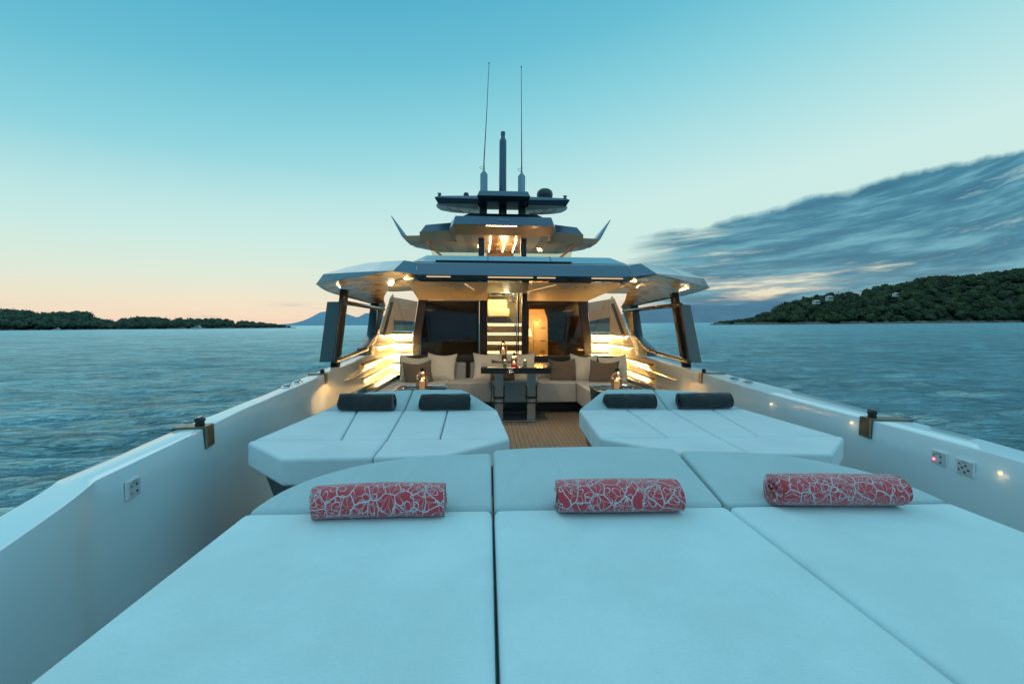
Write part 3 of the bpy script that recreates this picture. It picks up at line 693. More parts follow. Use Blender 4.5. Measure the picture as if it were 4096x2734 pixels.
# stairwell behind the glass door
st = MB().box(-.42, -.37, YC+.17, 14, 0, 2.6).box(.60, .62, YC+.17, 14, 0, 2.6).box(-.42, .62, 14, 14.05, 0, 2.6).build('stairwell', 'panel', Yt, wn=False)
for i, (yy, z) in enumerate(((11.15, .40), (11.4, .645), (11.65, .87), (11.9, 1.10), (12.15, 1.345))):
    s1 = MB().box(-.365, .59, yy, yy+.30, z-.045, z).build('stair_tread', 'copper', Yt, bevel=.004)
    sub(MB().box(-.365, .59, yy+.06, yy+.09, z-.24, z-.047).build('riser', basic('riser', (.30, .24, .15), .4), Yt), s1)
    sub(MB().box(-.36, .585, yy+.045, yy+.057, z-.056, z-.048).build('glow_strip', 'ledstair', Yt), s1)
    sub(MB().box(-.362, .588, yy-.006, yy-.001, z-.012, z-.005).build('tread_light', 'ledstair', Yt), s1)
hs = MB().box(-.365, .25, 12.55, 13.1, 1.53, 1.75).build('helm_seat', 'helm', Yt, bevel=.05, seg=4)
sub(MB().box(-.365, .20, 12.95, 13.12, 1.74, 2.03).build('backrest', 'helm', Yt, bevel=.04, seg=4), hs)
sub(MB().box(-.365, .16, 12.65, 13.1, 1.35, 1.53).build('pedestal', 'brownglass', Yt), hs)
hc = MB().box(-.30, .16, 12.9, 13.3, 2.12, 2.28).build('helm_console', basic('console grey', (.16, .14, .10), .4), Yt, bevel=.01)
sub(MB().box(-.27, .13, 12.895, 12.90, 2.14, 2.25).build('screen', 'darkglass', Yt), hc)
sub(MB().box(-.36, .18, 12.8, 13.3, 2.30, 2.33).build('console_top', 'gelwarm', Yt), hc)
MB().box(.24, .48, 12.7, 13.0, 1.95, 2.25).build('instrument_panel', 'chrome', Yt, bevel=.02)
MB().tube([(.30, 12.2, 2.2), (.38, 12.0, 1.9), (.42, 11.9, 1.36)], .012, 8).build('stair_rail', 'chrome', Yt)
point((.05, 12.2, 2.35), 60, .1, (1, .78, .46)); point((.1, 11.2, 1.9), 14, .08, (1, .78, .46))

# side coaming walls with glowing slats -----------------------------
for sg in (-1, 1):
    X_ = lambda y, s_=sg: s_*(2.0+.05*y)
    # transverse panel beside the cabin
    m1 = MB().box(2.09, 2.62, YC, YC+.06, 0, 1.13)
    if sg < 0: m1 = m1.mirror()
    pn = m1.build('slatted_panel', 'panel', Yt)
    for z in (1.115, .905, .675, .435, .19):
        m2 = MB().box(2.09, 2.60, YC-.045, YC, z-.03, z).box(2.09, 2.60, YC-.055, YC-.045, z-.048, z); m3 = MB().box(2.10, 2.58, YC-.036, YC-.018, z-.040, z-.031)
        if sg < 0: m2 = m2.mirror(); m3 = m3.mirror()
        sub(m2.build('slat', 'slat', Yt), pn); sub(m3.build('glow_strip', 'led', Yt), pn)
    # privacy glass above it
    g = MB().front([(2.05, 1.15), (2.60, 1.15), (2.54, 1.93), (1.97, 1.83), (2.05, 1.3)], YC+.02, YC+.03)
    if sg < 0: g = g.mirror()
    gg = g.build('privacy_glass', 'screen', Yt)
    # side wall
    def wp(y, z, d=0): return (X_(y)-sg*d, y, z)
    yf = 7.15
    mbw = MB(); rows = [(yf, .70), (8.3, .745), (8.55, .95), (8.8, 1.10), (9.6, 1.60), (10.2, 1.93), (YC+.02, 1.95)]
    bot = [wp(y, 0, .012) for y, _ in rows]; topp = [wp(y, z, .012) for y, z in rows]
    mbw.v += bot+topp; nr_ = len(rows); mbw.f += [(i, i+1, nr_+i+1, nr_+i) for i in range(nr_-1)]
    wall = mbw.build('side_wall', 'panel', Yt, wn=False)
    for k, (z, y0_) in enumerate(((1.115, 8.9), (.905, 8.55), (.675, 7.3), (.455, 7.2), (.235, 7.25), (.03, 7.6))):
        sl = MB(); n_ = 12; ys_ = [y0_+(YC-.02-y0_)*i/n_ for i in range(n_+1)]
        for i, y in enumerate(ys_):
            sl.v += [wp(y, z-.022, .012), wp(y, z-.022, .044), wp(y, z-.038, .044), wp(y, z-.038, .052), wp(y, z, .050), wp(y, z, .012)]
        sl.f += [(6*i+j, 6*i+6+j, 6*i+6+(j+1) % 6, 6*i+(j+1) % 6) for i in range(n_) for j in range(6)]
        sl.f += [tuple(range(6)), tuple(6*n_+j for j in (5, 4, 3, 2, 1, 0))]
        sub(sl.build('slat', 'slatlight', Yt, wn=False), wall)
        ls = MB(); a = ys_[1]
        ls.hexa([wp(a, z-.033, .024), wp(a, z-.033, .034), wp(YC-.06, z-.033, .034), wp(YC-.06, z-.033, .024)], [wp(a, z-.025, .024), wp(a, z-.025, .034), wp(YC-.06, z-.025, .034), wp(YC-.06, z-.025, .024)])
        sub(ls.build('glow_strip', 'ledside', Yt), wall)
    # hand rail
    hr = MB().tube([(X_(6.1)-sg*.0, 6.1, .545), (X_(6.2)-sg*.06, 6.2, .545), (X_(8.3)-sg*.06, 8.3, .575), (X_(8.4), 8.4, .575)], .011, 8).build('handrail', 'chrome', Yt)
    # dark slim strip + latch on the pillar
    ds = MB().hexa([wp(9.05, 1.02, .014), wp(9.05, 1.02, .05), wp(9.20, 1.02, .05), wp(9.20, 1.02, .014)], [wp(10.2, 1.80, .014), wp(10.2, 1.80, .05), wp(10.36, 1.80, .05), wp(10.36, 1.80, .014)]).build('door_track', 'black', Yt)
    sub(MB().tube([wp(10.3, 1.86, .04), wp(10.3, 1.97, .04)], .018, 8).build('latch', 'chrome', Yt), ds)
    # window frame: chunky pillar + sill + thin polished edging
    fr_in = [(6.06, .875), (7.62, .91), (8.42, 1.10), (8.52, 1.25), (8.75, 1.545), (6.32, 1.555)]
    fr_out = [(5.80, .82), (8.30, .745), (8.62, 1.06), (9.0, 1.35), (9.44, 1.62), (6.12, 1.59)]
    pil = MB()
    pil.hexa([wp(7.62, .775, .02), wp(8.30, .745, .02), wp(8.30, .745, -.14), wp(7.62, .775, -.14)], [wp(7.66, .90, .02), wp(8.44, .93, .02), wp(8.44, .93, -.14), wp(7.66, .90, -.14)])
    pil.hexa([wp(7.66, .90, .02), wp(8.44, .93, .02), wp(8.44, .93, -.14), wp(7.66, .90, -.14)], [wp(8.42, 1.10, .02), wp(8.70, 1.08, .02), wp(8.70, 1.08, -.14), wp(8.42, 1.10, -.14)])
    pil.hexa([wp(8.42, 1.10, .02), wp(8.70, 1.08, .02), wp(8.70, 1.08, -.14), wp(8.42, 1.10, -.14)], [wp(8.78, 1.70, .02), wp(9.48, 1.70, .02), wp(9.48, 1.70, -.14), wp(8.78, 1.70, -.14)])
    pp = pil.build('window_pillar', 'paint', Yt, wn=False, bevel=.006)
    sub(MB().tube([wp(8.60, 1.56, .03), wp(8.42, 1.12, .03), wp(7.60, .90, .03), wp(6.0, .855, .03)], .016, 8).build('trim', 'chrome', Yt), pp)
    fr = MB()
    def bar(a, b_, r1=.032, r2=.032): fr.tube([wp(a[0], a[1], .02), wp(b_[0], b_[1], .02)], [r1, r2], 8)
    bar((5.80, .83), (7.70, .885)); bar((6.14, 1.585), (9.30, 1.60)); bar((6.16, 1.585), (5.80, .83), .02, .02)
    ff = fr.build('window_frame', 'brownglass', Yt)
    sub(MB().quad(*[wp(y, z, .0) for y, z in fr_in]).build('pane', gloss_glass('side window glass', (.95, .98, .98), .98, reflect=0), Yt, wn=False), ff)
    # sloping post and wind board
    MB().hexa([(sg*2.30, 6.00, .72), (sg*2.40, 6.00, .72), (sg*2.40, 6.10, .72), (sg*2.30, 6.10, .72)], [(sg*2.36, 6.62, 1.79), (sg*2.46, 6.62, 1.79), (sg*2.46, 6.72, 1.79), (sg*2.36, 6.72, 1.79)]).build('roof_post', 'black', Yt, bevel=.01)
    MB().hexa([(sg*2.325, 5.88, .81), (sg*2.53, 5.98, .80), (sg*2.53, 6.02, .80), (sg*2.325, 5.92, .81)], [(sg*2.395, 6.42, 1.605), (sg*2.63, 6.58, 1.61), (sg*2.63, 6.62, 1.61), (sg*2.395, 6.46, 1.605)]).build('wind_board', 'paintdark', Yt, bevel=.012, seg=3)

# flybridge --------------------------------------------------------
fb = MB().hexa([(-1.16, 10.5, 3.585), (1.16, 10.5, 3.585), (1.16, 11.2, 3.6), (-1.16, 11.2, 3.6)], [(-1.11, 10.62, 3.805), (1.11, 10.62, 3.805), (1.11, 11.4, 3.85), (-1.11, 11.4, 3.85)]).build('flybridge_roof', 'paint', Yt, bevel=.01)
u_ = MB().hexa([(-1.10, 10.80, 3.415), (1.10, 10.80, 3.415), (1.10, 10.86, 3.415), (-1.10, 10.86, 3.415)], [(-1.155, 10.51, 3.583), (1.155, 10.51, 3.583), (1.155, 10.9, 3.583), (-1.155, 10.9, 3.583)])
sub(u_.build('visor', 'copper', Yt), fb)
sub(MB().box(-.40, .30, 10.53, 10.545, 3.566, 3.578).build('glow_strip', 'ledsoft', Yt), fb)
for s_ in (-1, 1):
    m1 = MB(); m1.hexa([(1.155, 10.51, 3.583), (1.27, 10.9, 3.54), (1.27, 11.2, 3.6), (1.155, 11.2, 3.6)], [(1.11, 10.62, 3.805), (1.23, 10.95, 3.72), (1.27, 11.4, 3.85), (1.11, 11.4, 3.85)])
    if s_ < 0: m1 = m1.mirror()
    sub(m1.build('roof_corner', 'paintlight', Yt, bevel=.006), fb)
    m1 = MB(); m1.hexa([(1.10, 10.80, 3.415), (1.13, 11.0, 3.36), (1.2, 11.4, 3.40), (1.10, 11.4, 3.42)], [(1.154, 10.515, 3.582), (1.268, 10.905, 3.535), (1.3, 11.4, 3.58), (1.1, 11.4, 3.58)])
    if s_ < 0: m1 = m1.mirror()
    sub(m1.build('visor_corner', 'copper', Yt), fb)
    m1 = MB(); m1.hexa([(1.25, 11.6, 3.67), (2.06, 11.6, 3.62), (2.06, 13.0, 3.66), (1.25, 13.0, 3.7)], [(1.27, 11.75, 3.90), (1.94, 11.75, 3.83), (1.94, 13.0, 3.86), (1.27, 13.0, 3.95)])
    if s_ < 0: m1 = m1.mirror()
    sub(m1.build('side_roof', 'paint', Yt, bevel=.008), fb)
    m1 = MB(); m1.hexa([(1.14, 11.62, 3.38), (2.07, 11.62, 3.40), (2.07, 12.4, 3.42), (1.14, 12.4, 3.42)], [(1.2, 11.58, 3.668), (2.07, 11.58, 3.618), (2.07, 12.4, 3.62), (1.2, 12.4, 3.66)])
    m1.hexa([(2.07, 11.6, 3.39), (2.42, 11.6, 3.40), (2.42, 12.4, 3.42), (2.07, 12.4, 3.40)], [(2.07, 11.6, 3.53), (2.52, 11.6, 3.515), (2.52, 12.4, 3.515), (2.07, 12.4, 3.53)])
    if s_ < 0: m1 = m1.mirror()
    sub(m1.build('lower_band', 'copper', Yt, wn=False, smooth=False), fb)
    m1 = MB(); m1.hexa([(2.40, 11.60, 3.51), (2.52, 11.60, 3.51), (2.52, 12.6, 3.51), (2.40, 12.6, 3.51)], [(2.765, 11.62, 4.01), (2.785, 11.62, 4.01), (2.785, 11.70, 4.01), (2.765, 11.70, 4.01)])
    if s_ < 0: m1 = m1.mirror()
    sub(m1.build('fin', 'paintlight', Yt, wn=False, smooth=False), fb)
ce = MB().quad((-1.1, 10.84, 3.42), (1.1, 10.84, 3.42), (1.14, 11.62, 3.385), (2.42, 11.62, 3.41), (2.45, 13.3, 3.52), (1.8, 14.0, 3.50), (-1.8, 14.0, 3.50), (-2.45, 13.3, 3.52), (-2.42, 11.62, 3.41), (-1.14, 11.62, 3.385)).build('flybridge_ceiling', 'batten', Yt, wn=False)
for (x0, y0_, x1, y1) in ((-.29, 11.0, -.33, 13.4), (.075, 11.0, .06, 13.4), (.33, 11.1, .36, 13.4)):
    sub(MB().tube([(x0, y0_, 3.36), (x1, y1, 3.44)], .013, 6).build('glow_strip', 'lamp', Yt), ce)
for gx, gy in ((.0, 10.93), (.0, 11.2), (.0, 11.5)):
    pass
for i in range(3):
    for j in range(2): sub(MB().lathe([(.014, -.006), (.016, 0)], (-.02+.045*j, 10.95+.10*i, 3.400), 10).build('downlight', 'lamp', Yt), ce)
for i in range(3):
    for j in range(2): sub(MB().lathe([(.02, -.008), (.022, 0)], (1.0+.07*j+.05*i, 12.6+.25*i, 3.44), 10).build('downlight', 'lamp', Yt), ce)
for i in range(2):
    for j in range(2): sub(MB().lathe([(.02, -.008), (.022, 0)], (-.62+.06*j, 12.2+.3*i, 3.42), 10).build('downlight', 'lamp', Yt), ce)
for x0, x1 in ((-.59, -.44), (.44, .58)):
    MB().box(x0, x1, 11.15, 11.35, 2.6, 3.58).build('flybridge_post', 'black', Yt, bevel=.01)
ws = MB().front([(-1.72, 2.9), (1.72, 2.9), (1.86, 3.40), (-1.86, 3.40)], 11.66, 11.67).build('windscreen', gloss_glass('flybridge screen', (.90, .86, .76), .9, reflect=.5), Yt, wn=False)
for s_ in (-1, 1):
    sub(MB().tube([(s_*1.30, 12.9, 2.9), (s_*1.95, 11.7, 3.42)], .03, 6).build('brace', 'copper', Yt), ws)
MB().box(-.40, .42, 14.0, 14.05, 2.8, 3.5).build('aft_panel', 'copper', Yt)
MB().box(-1.7, -.43, 11.2, 14.5, 2.05, 2.75).box(.63, 1.7, 11.2, 14.5, 2.05, 2.75).box(-.43, .63, 11.2, 14.5, 2.66, 2.75).build('flybridge_base', 'gel', Yt)
point((.05, 11.9, 3.15), 28, .1)
for x_, y_ in ((-.9, 6.0), (.9, 6.0), (-1.3, 8.6), (1.3, 8.6), (0, 5.6)):  # added fill spots that brighten the sofa and lounge
    d_ = bpy.data.lights.new('fill_spot', 'SPOT'); d_.energy = 28; d_.spot_size = R(150); d_.spot_blend = 1; d_.shadow_soft_size = .04; d_.color = (1, .78, .50)
    o_ = bpy.data.objects.new('fill_spot', d_); COL.objects.link(o_); o_.location = (x_, y_, 1.735)
# name on the visor
fc = bpy.data.curves.new('name_text', 'FONT'); fc.body = 'sherpa'; fc.size = .085; fc.extrude = .001; fc.align_x = 'CENTER'; fc.align_y = 'CENTER'; fc.space_character = 1.15
tmp = bpy.data.objects.new('tmp', fc); COL.objects.link(tmp)
me = bpy.data.meshes.new_from_object(tmp.evaluated_get(bpy.context.evaluated_depsgraph_get())); COL.objects.unlink(tmp); bpy.data.objects.remove(tmp)
lt = bpy.data.objects.new('lettering', me); COL.objects.link(lt); me.materials.append(basic('letter silver', (.30, .40, .46), .3, .5)); lt.parent = fb
lt.location = (.0, 10.548, 3.715); lt.rotation_euler = (R(61.5), 0, 0)
lt.rotation_euler = (math.atan2(.22, .12), 0, 0)

# radar arch, mast, antennas
ra = MB().hexa([(-.61, 10.55, 4.26), (.61, 10.55, 4.26), (.61, 11.5, 4.26), (-.61, 11.5, 4.26)], [(-.56, 10.62, 4.39), (.56, 10.62, 4.39), (.52, 11.5, 4.42), (-.52, 11.5, 4.42)]).build('radar_arch', 'paint', Yt, bevel=.008)
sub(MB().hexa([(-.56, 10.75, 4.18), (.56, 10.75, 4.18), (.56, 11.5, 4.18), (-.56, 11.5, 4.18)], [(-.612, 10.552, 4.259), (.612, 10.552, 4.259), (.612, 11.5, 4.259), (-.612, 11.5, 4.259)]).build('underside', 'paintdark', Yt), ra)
for s_ in (-1, 1):
    m1 = MB().hexa([(.62, 10.95, 4.29), (1.67, 11.3, 4.40), (1.60, 12.1, 4.40), (.62, 12.1, 4.30)], [(.62, 11.0, 4.38), (1.59, 11.35, 4.455), (1.55, 12.1, 4.46), (.62, 12.1, 4.42)])
    if s_ < 0: m1 = m1.mirror()
    sub(m1.build('arch_wing', 'paint', Yt, bevel=.006), ra)
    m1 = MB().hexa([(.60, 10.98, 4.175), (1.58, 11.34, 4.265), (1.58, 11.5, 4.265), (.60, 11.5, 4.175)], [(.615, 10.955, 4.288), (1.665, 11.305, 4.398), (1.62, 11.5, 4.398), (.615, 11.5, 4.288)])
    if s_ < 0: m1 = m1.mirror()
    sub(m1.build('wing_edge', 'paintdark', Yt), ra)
    m1 = MB(); cl = [(1.60, 11.42), (1.66, 11.6), (1.66, 11.85), (1.58, 12.1), (1.35, 12.28), (1.0, 12.38), (.50, 12.4)]
    m1.quad((.45, 11.3, 4.20), (1.55, 11.40, 4.262), *[(x, y, 4.285+.0*y) for x, y in cl])
    m1.add([(x, y, 4.285) for x, y in cl]+[(x-.03, y, 4.36) for x, y in cl], [(i, i+1, 8+i, 7+i) for i in range(6)])
    if s_ < 0: m1 = m1.mirror()
    sub(m1.build('wing_underside', 'plastic', Yt, wn=False), ra)
    m1 = MB().tube([(1.35, 11.5, 4.262), (1.40, 11.8, 4.272), (1.25, 12.15, 4.275), (.75, 12.25, 4.275)], .008, 5).tube([(.8, 11.45, 4.215), (.85, 12.1, 4.268)], .008, 5).tube([(.8, 11.6, 4.225), (1.15, 11.6, 4.25), (1.05, 12.15, 4.272)], .006, 5)
    if s_ < 0: m1 = m1.mirror()
    sub(m1.build('panel_seam', 'black', Yt), ra)
MB().hexa([(-1.0, 10.95, 3.86), (1.0, 10.95, 3.86), (1.0, 12.0, 3.86), (-1.0, 12.0, 3.86)], [(-.82, 11.1, 3.985), (.82, 11.1, 3.985), (.82, 12.0, 3.985), (-.82, 12.0, 3.985)]).build('arch_base', 'paintdark', Yt, bevel=.01)
for s_ in (-1, 1):
    MB().box(*sorted((s_*.385, s_*.565)), 11.25, 11.45, 3.97, 4.28).build('arch_post', 'black', Yt, bevel=.008)
MB().lathe([(.10, 0), (.10, .14), (.08, .17), (.02, .18)], (0, 11.3, 4.02), 16).lathe([(.1, 0), (.11, .04), (.11, .14)], (0, 11.3, 4.21), 16).box(-.33, .33, 11.25, 11.4, 4.235, 4.30).build('radar_scanner', 'black', Yt)
ms = MB().lathe([(.092, 0), (.092, .25), (.088, 1.35), (.086, 1.42), (.052, 1.49), (.052, 1.55), (.056, 1.55), (.056, 1.63), (.045, 1.64)], (0, 11.4, 4.42), 20).build('mast', 'paint', Yt)
sub(MB().hexa([(-.085, 11.29, 4.42), (-.02, 11.29, 4.42), (-.03, 11.33, 4.42), (-.085, 11.33, 4.42)], [(-.045, 11.298, 4.72), (-.035, 11.298, 4.72), (-.035, 11.33, 4.72), (-.045, 11.33, 4.72)]).build('bracket', 'black', Yt), ms)
for s_, tipx, tipz, bz in ((-1, -.35, 7.66, 5.09), (1, .44, 7.60, 5.06)):
    c = s_*.465
    a = MB().hexa([(c-.09, 11.35, 4.40), (c, 11.28, 4.40), (c+.09, 11.35, 4.40), (c, 11.5, 4.40)], [(c-.09, 11.35, bz-.09), (c, 11.28, bz), (c+.09, 11.35, bz-.09), (c, 11.5, bz-.09)]).build('antenna', 'paintlight', Yt, wn=False, smooth=False)
    sub(MB().tube([(c, 11.35, bz-.02), (c, 11.35, bz+.2), ((c+tipx)/2, 11.35, (bz+tipz)/2), (tipx, 11.35, tipz)], [.02, .014, .009, .006], 6).lathe([(.014, 0), (.014, .03)], (tipx, 11.35, tipz), 8).build('whip', 'black', Yt), a)
    sub(MB().tube([(c-.02, 11.3, bz), (c-.11, 11.3, bz+.05), (c-.09, 11.3, bz+.08), (c, 11.3, bz+.06)], .007, 6).build('clip', 'chrome', Yt), a)
MB().lathe([(.19, 0), (.20, .05), (.205, .10), (.18, .17), (.12, .215), (.03, .23)], (1.06, 11.5, 4.49), 28).build('satellite_dome', 'paintdark', Yt)
MB().lathe([(.04, 0), (.065, .03), (.07, .075), (.05, .12), (.01, .135)], (-.905, 11.5, 4.46), 18).build('gps_dome', 'paintdark', Yt)
for s_ in (-1, 1): MB().lathe([(.035, 0), (.035, .04), (.05, .045), (.05, .065)], (s_*1.55, 11.35, 4.45), 16).build('navigation_light', 'paint', Yt)

# added glowing discs in place of lamp reflections on the bulwark
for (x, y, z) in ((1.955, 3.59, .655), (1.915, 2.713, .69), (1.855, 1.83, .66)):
    MB().tube([(x+.03, y, z), (x-.002, y, z)], .009, 14).build('added_glint', 'warmglow', Yt)
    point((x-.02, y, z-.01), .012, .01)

# ------------------------------------------------------------------ sunpads and loungers
def cushion(mb_poly, z0, z1, name, material, parent, bevel=.022, seg=4, topz=None):
    mb = MB()
    bot = [(x, y, z0) for x, y in mb_poly]
    tp = [(x, y, (z1 if topz is None else topz(x, y))) for x, y in mb_poly]
    mb.hexa(bot, tp)
    return mb.build(name, material, parent, bevel=bevel, seg=seg, angle=75)

bs = thing('bow_sunpad', (0, .4, 0), 'wide pale blue grey sunbathing pad with three lying places in the foreground', 'sunpad')
MB().prism([(-.98, -.9), (.98, -.9), (.98, 1.35), (.80, 1.52), (-.80, 1.52), (-.98, 1.35)], 0, .638).build('base', 'gel', bs, bevel=.01)
G = .0035
for x0, x1 in ((-1.037, -.3435), (-.3435, .3435), (.3435, 1.037)):
    cushion([(x0+G, -.9), (x1-G, -.9), (x1-G, 1.288-G), (x0+G, 1.288-G)], .64, .76, 'cushion', 'fab', bs)
wz = lambda x, y: .760+.072*max(0, min(1, (y-1.288)/.31))
arcL = crom([(-1.03, 1.292), (-.985, 1.39), (-.90, 1.475), (-.76, 1.55), (-.56, 1.598), (-.36, 1.615)], 3)
hl = [(-.347, 1.292)]+[(-.347, 1.618)]+[tuple(p) for p in reversed(arcL[:-1])]
cushion([(x, y) for x, y in hl], .64, 0, 'headrest', 'fabshade', bs, topz=wz, bevel=.02)
arcM = crom([(-.34, 1.655), (-.2, 1.685), (0, 1.697), (.2, 1.688), (.34, 1.655)], 3)
cushion([(-.340, 1.292), (.340, 1.292)]+[tuple(p) for p in reversed(arcM)], .64, 0, 'headrest', 'fabshade', bs, topz=wz, bevel=.02)
arcR = [(-x, y) for x, y in arcL]
cushion([(.347, 1.292)]+[(x, y) for x, y in arcR]+[(.347, 1.618)], .64, 0, 'headrest', 'fabshade', bs, topz=wz, bevel=.02)

def lounge(s_, label):
    t_ = thing('sun_lounge', (s_*.9, 2.8, 0), label, 'sunpad', 'twin sun lounges either side of the walkway')
    f = lambda pts: [(s_*x, y) for x, y in pts]
    g = .003
    base = MB().hexa([(s_*x, y, 0) for x, y in ((.50, 3.3), (.42, 2.5), (.68, 2.25), (1.2, 2.25), (1.36, 2.45), (1.36, 3.2), (1.2, 3.5), (.6, 3.5))],
                     [(s_*x, y, .562) for x, y in ((.33, 3.28), (.275, 2.45), (.62, 2.10), (1.25, 2.10), (1.52, 2.38), (1.46, 3.15), (1.27, 3.42), (.52, 3.44))])
    bo = base.build('base', 'paintdark', t_, bevel=.01)
    sub(MB().tube([(s_*.325, 3.27, .55), (s_*.268, 2.44, .55), (s_*.61, 2.09, .55)], .010, 6).build('trim', 'chrome', t_), bo)
    A0, A1 = (.235, 2.385), (.285, 3.225)
    def row(x0f, x1f, x0b, x1b): return [(x0f+g, 2.385), (x1f-g, 2.385), (x1b-g, 3.19), (x0b+g, 3.19)]
    for a in ((.238, .610, .288, .640), (.610, .885, .640, .945), (.885, 1.12, .945, 1.262), (1.12, 1.565, 1.262, 1.50)):
        cushion(f(row(*a)), .565, .69, 'cushion', 'fab2', t_, bevel=.018)
    cushion(f([(.24, 2.379), (.56, 2.075), (.875, 2.062), (.882, 2.379)]), .565, .69, 'foot_cushion', 'fab2', t_, bevel=.018)
    cushion(f([(.888, 2.379), (.881, 2.062), (1.27, 2.045), (1.568, 2.345), (1.566, 2.379)]), .565, .69, 'foot_cushion', 'fab2', t_, bevel=.018)
    wz2 = lambda x, y: .69+.115*max(0, min(1, (y-3.196)/.24))
    cushion(f([(.290, 3.196), (.938, 3.196), (.915, 3.44), (.56, 3.44), (.50, 3.40)]), .565, 0, 'headrest', 'fabshade', t_, topz=wz2, bevel=.018)
    cushion(f([(.946, 3.196), (1.498, 3.196), (1.33, 3.36), (1.24, 3.41), (.923, 3.44)]), .565, 0, 'headrest', 'fabshade', t_, topz=wz2, bevel=.018)
lounge(-1, 'left hand sun lounge with pale padded cushions, beside the bulwark that has one control panel')
lounge(1, 'right hand sun lounge with pale padded cushions, beside the bulwark that has two control panels')

# ------------------------------------------------------------------ rolled towels
def towel(name, loc, L, rot, turns, ra_, rb, thick, material, label, cat, group, seed, sag=0, tilt=0):
    rnd = random.Random(seed); mb = MB(); NT_ = int(turns*30); NL = 26
    rings = []; uvs = []
    r_in = .35; arc = 0; prev = None
    prof = []
    for i in range(NT_+1):
        th = 2*math.pi*turns*i/NT_+1.5*math.pi-2*math.pi*turns+.25
        k = r_in*.35+(1-r_in*.35)*(i/NT_)
        wob = 1+.05*math.sin(th*2+seed)+.03*math.sin(th*3+seed*2)
        # flattened underneath
        x = ra_*k*wob*math.cos(th); z = rb*k*wob*math.sin(th)
        if z < 0: z *= .86
        if prev: arc += math.hypot(x-prev[0], z-prev[1])
        prev = (x, z); prof.append((x, z, arc))
    # normals of the spiral
    for i, (x, z, a) in enumerate(prof):
        x0_, z0_, _ = prof[max(i-1, 0)]; x1_, z1_, _ = prof[min(i+1, NT_)]
        tx, tz = x1_-x0_, z1_-z0_; l = math.hypot(tx, tz) or 1; nx_, nz_ = tz/l, -tx/l
        e0 = .014*noise.noise(Vector((i*.045, seed, 0)))+.005*math.sin(i*.4+seed); e1 = .014*noise.noise(Vector((i*.045, seed+9, 5)))
        for side in (0, 1):
            for k in range(NL+1):
                f = k/NL; y = -L/2-e0+(L+e0+e1)*f
                bul = 1-.05*(abs(2*f-1)**4)+.045*noise.noise(Vector((f*3, a*9, seed)))+.02*noise.noise(Vector((f*11, a*30, seed)))
                xx = x*bul+side*nx_*thick; zz = z*bul+side*nz_*thick+sag*(2*f-1)**2
                mb.v.append((y, xx, zz)); uvs.append((y+seed*.37, a+seed*.21))
    W_ = NL+1
    def idx(i, side, k): return (i*2+side)*W_+k
    for i in range(NT_):
        for side in (0, 1):
            for k in range(NL): mb.f.append((idx(i, side, k), idx(i+1, side, k), idx(i+1, side, k+1), idx(i, side, k+1)))
        for k in (0, NL): mb.f.append((idx(i, 0, k), idx(i+1, 0, k), idx(i+1, 1, k), idx(i, 1, k)))
    for i in (0, NT_):
        for k in range(NL): mb.f.append((idx(i, 0, k), idx(i, 0, k+1), idx(i, 1, k+1), idx(i, 1, k)))
    me = bpy.data.meshes.new(name); me.from_pydata(mb.v, [], mb.f); uvl = me.uv_layers.new(name='UVMap')
    for lp_ in me.loops: uvl.data[lp_.index].uv = uvs[lp_.vertex_index]
    for p in me.polygons: p.use_smooth = True
    me.materials.append(material)
    o = bpy.data.objects.new(name, me); COL.objects.link(o); o.location = loc; o.rotation_euler = (tilt, 0, rot)
    zmin = min(v[2] for v in mb.v); o.location.z += -zmin-.004
    return tag(o, label, cat, group)
g1 = 'red patterned towels on the bow sunpad'; g2 = 'charcoal towels on the sun lounges'
towel('rolled_towel', (-.655, 1.268, .760), .355, R(1.5), 4.2, .055, .042, .0075, M['redtowel'], 'red and white floral towel rolled up on the left place of the bow sunpad', 'towel', g1, 1, -.004)
towel('rolled_towel', (.012, 1.272, .760), .345, R(-.5), 3.6, .058, .043, .0085, M['redtowel'], 'red and white floral towel rolled up on the middle place of the bow sunpad', 'towel', g1, 2, 0)
towel('rolled_towel', (.665, 1.285, .760), .365, R(-3), 4.6, .060, .044, .0075, M['redtowel'], 'red floral towel with its coiled end showing, on the right of the bow sunpad', 'towel', g1, 3, 0)
towel('rolled_towel', (-1.195, 3.195, .692), .375, R(-2), 3.6, .062, .055, .010, M['darktowel'], 'charcoal rolled towel nearest the left bulwark', 'towel', g2, 4, .003)
towel('rolled_towel', (-.655, 3.215, .692), .34, R(2), 3.6, .060, .052, .010, M['darktowel'], 'charcoal rolled towel on the inner headrest of the left sun lounge', 'towel', g2, 5, 0)
towel('rolled_towel', (.672, 3.235, .692), .365, R(-1), 3.6, .056, .050, .010, M['darktowel'], 'charcoal rolled towel on the inner headrest of the right sun lounge', 'towel', g2, 6, 0)
towel('rolled_towel', (1.215, 3.225, .692), .39, R(3), 3.6, .066, .058, .010, M['darktowel'], 'charcoal rolled towel nearest the right bulwark', 'towel', g2, 8, .002)

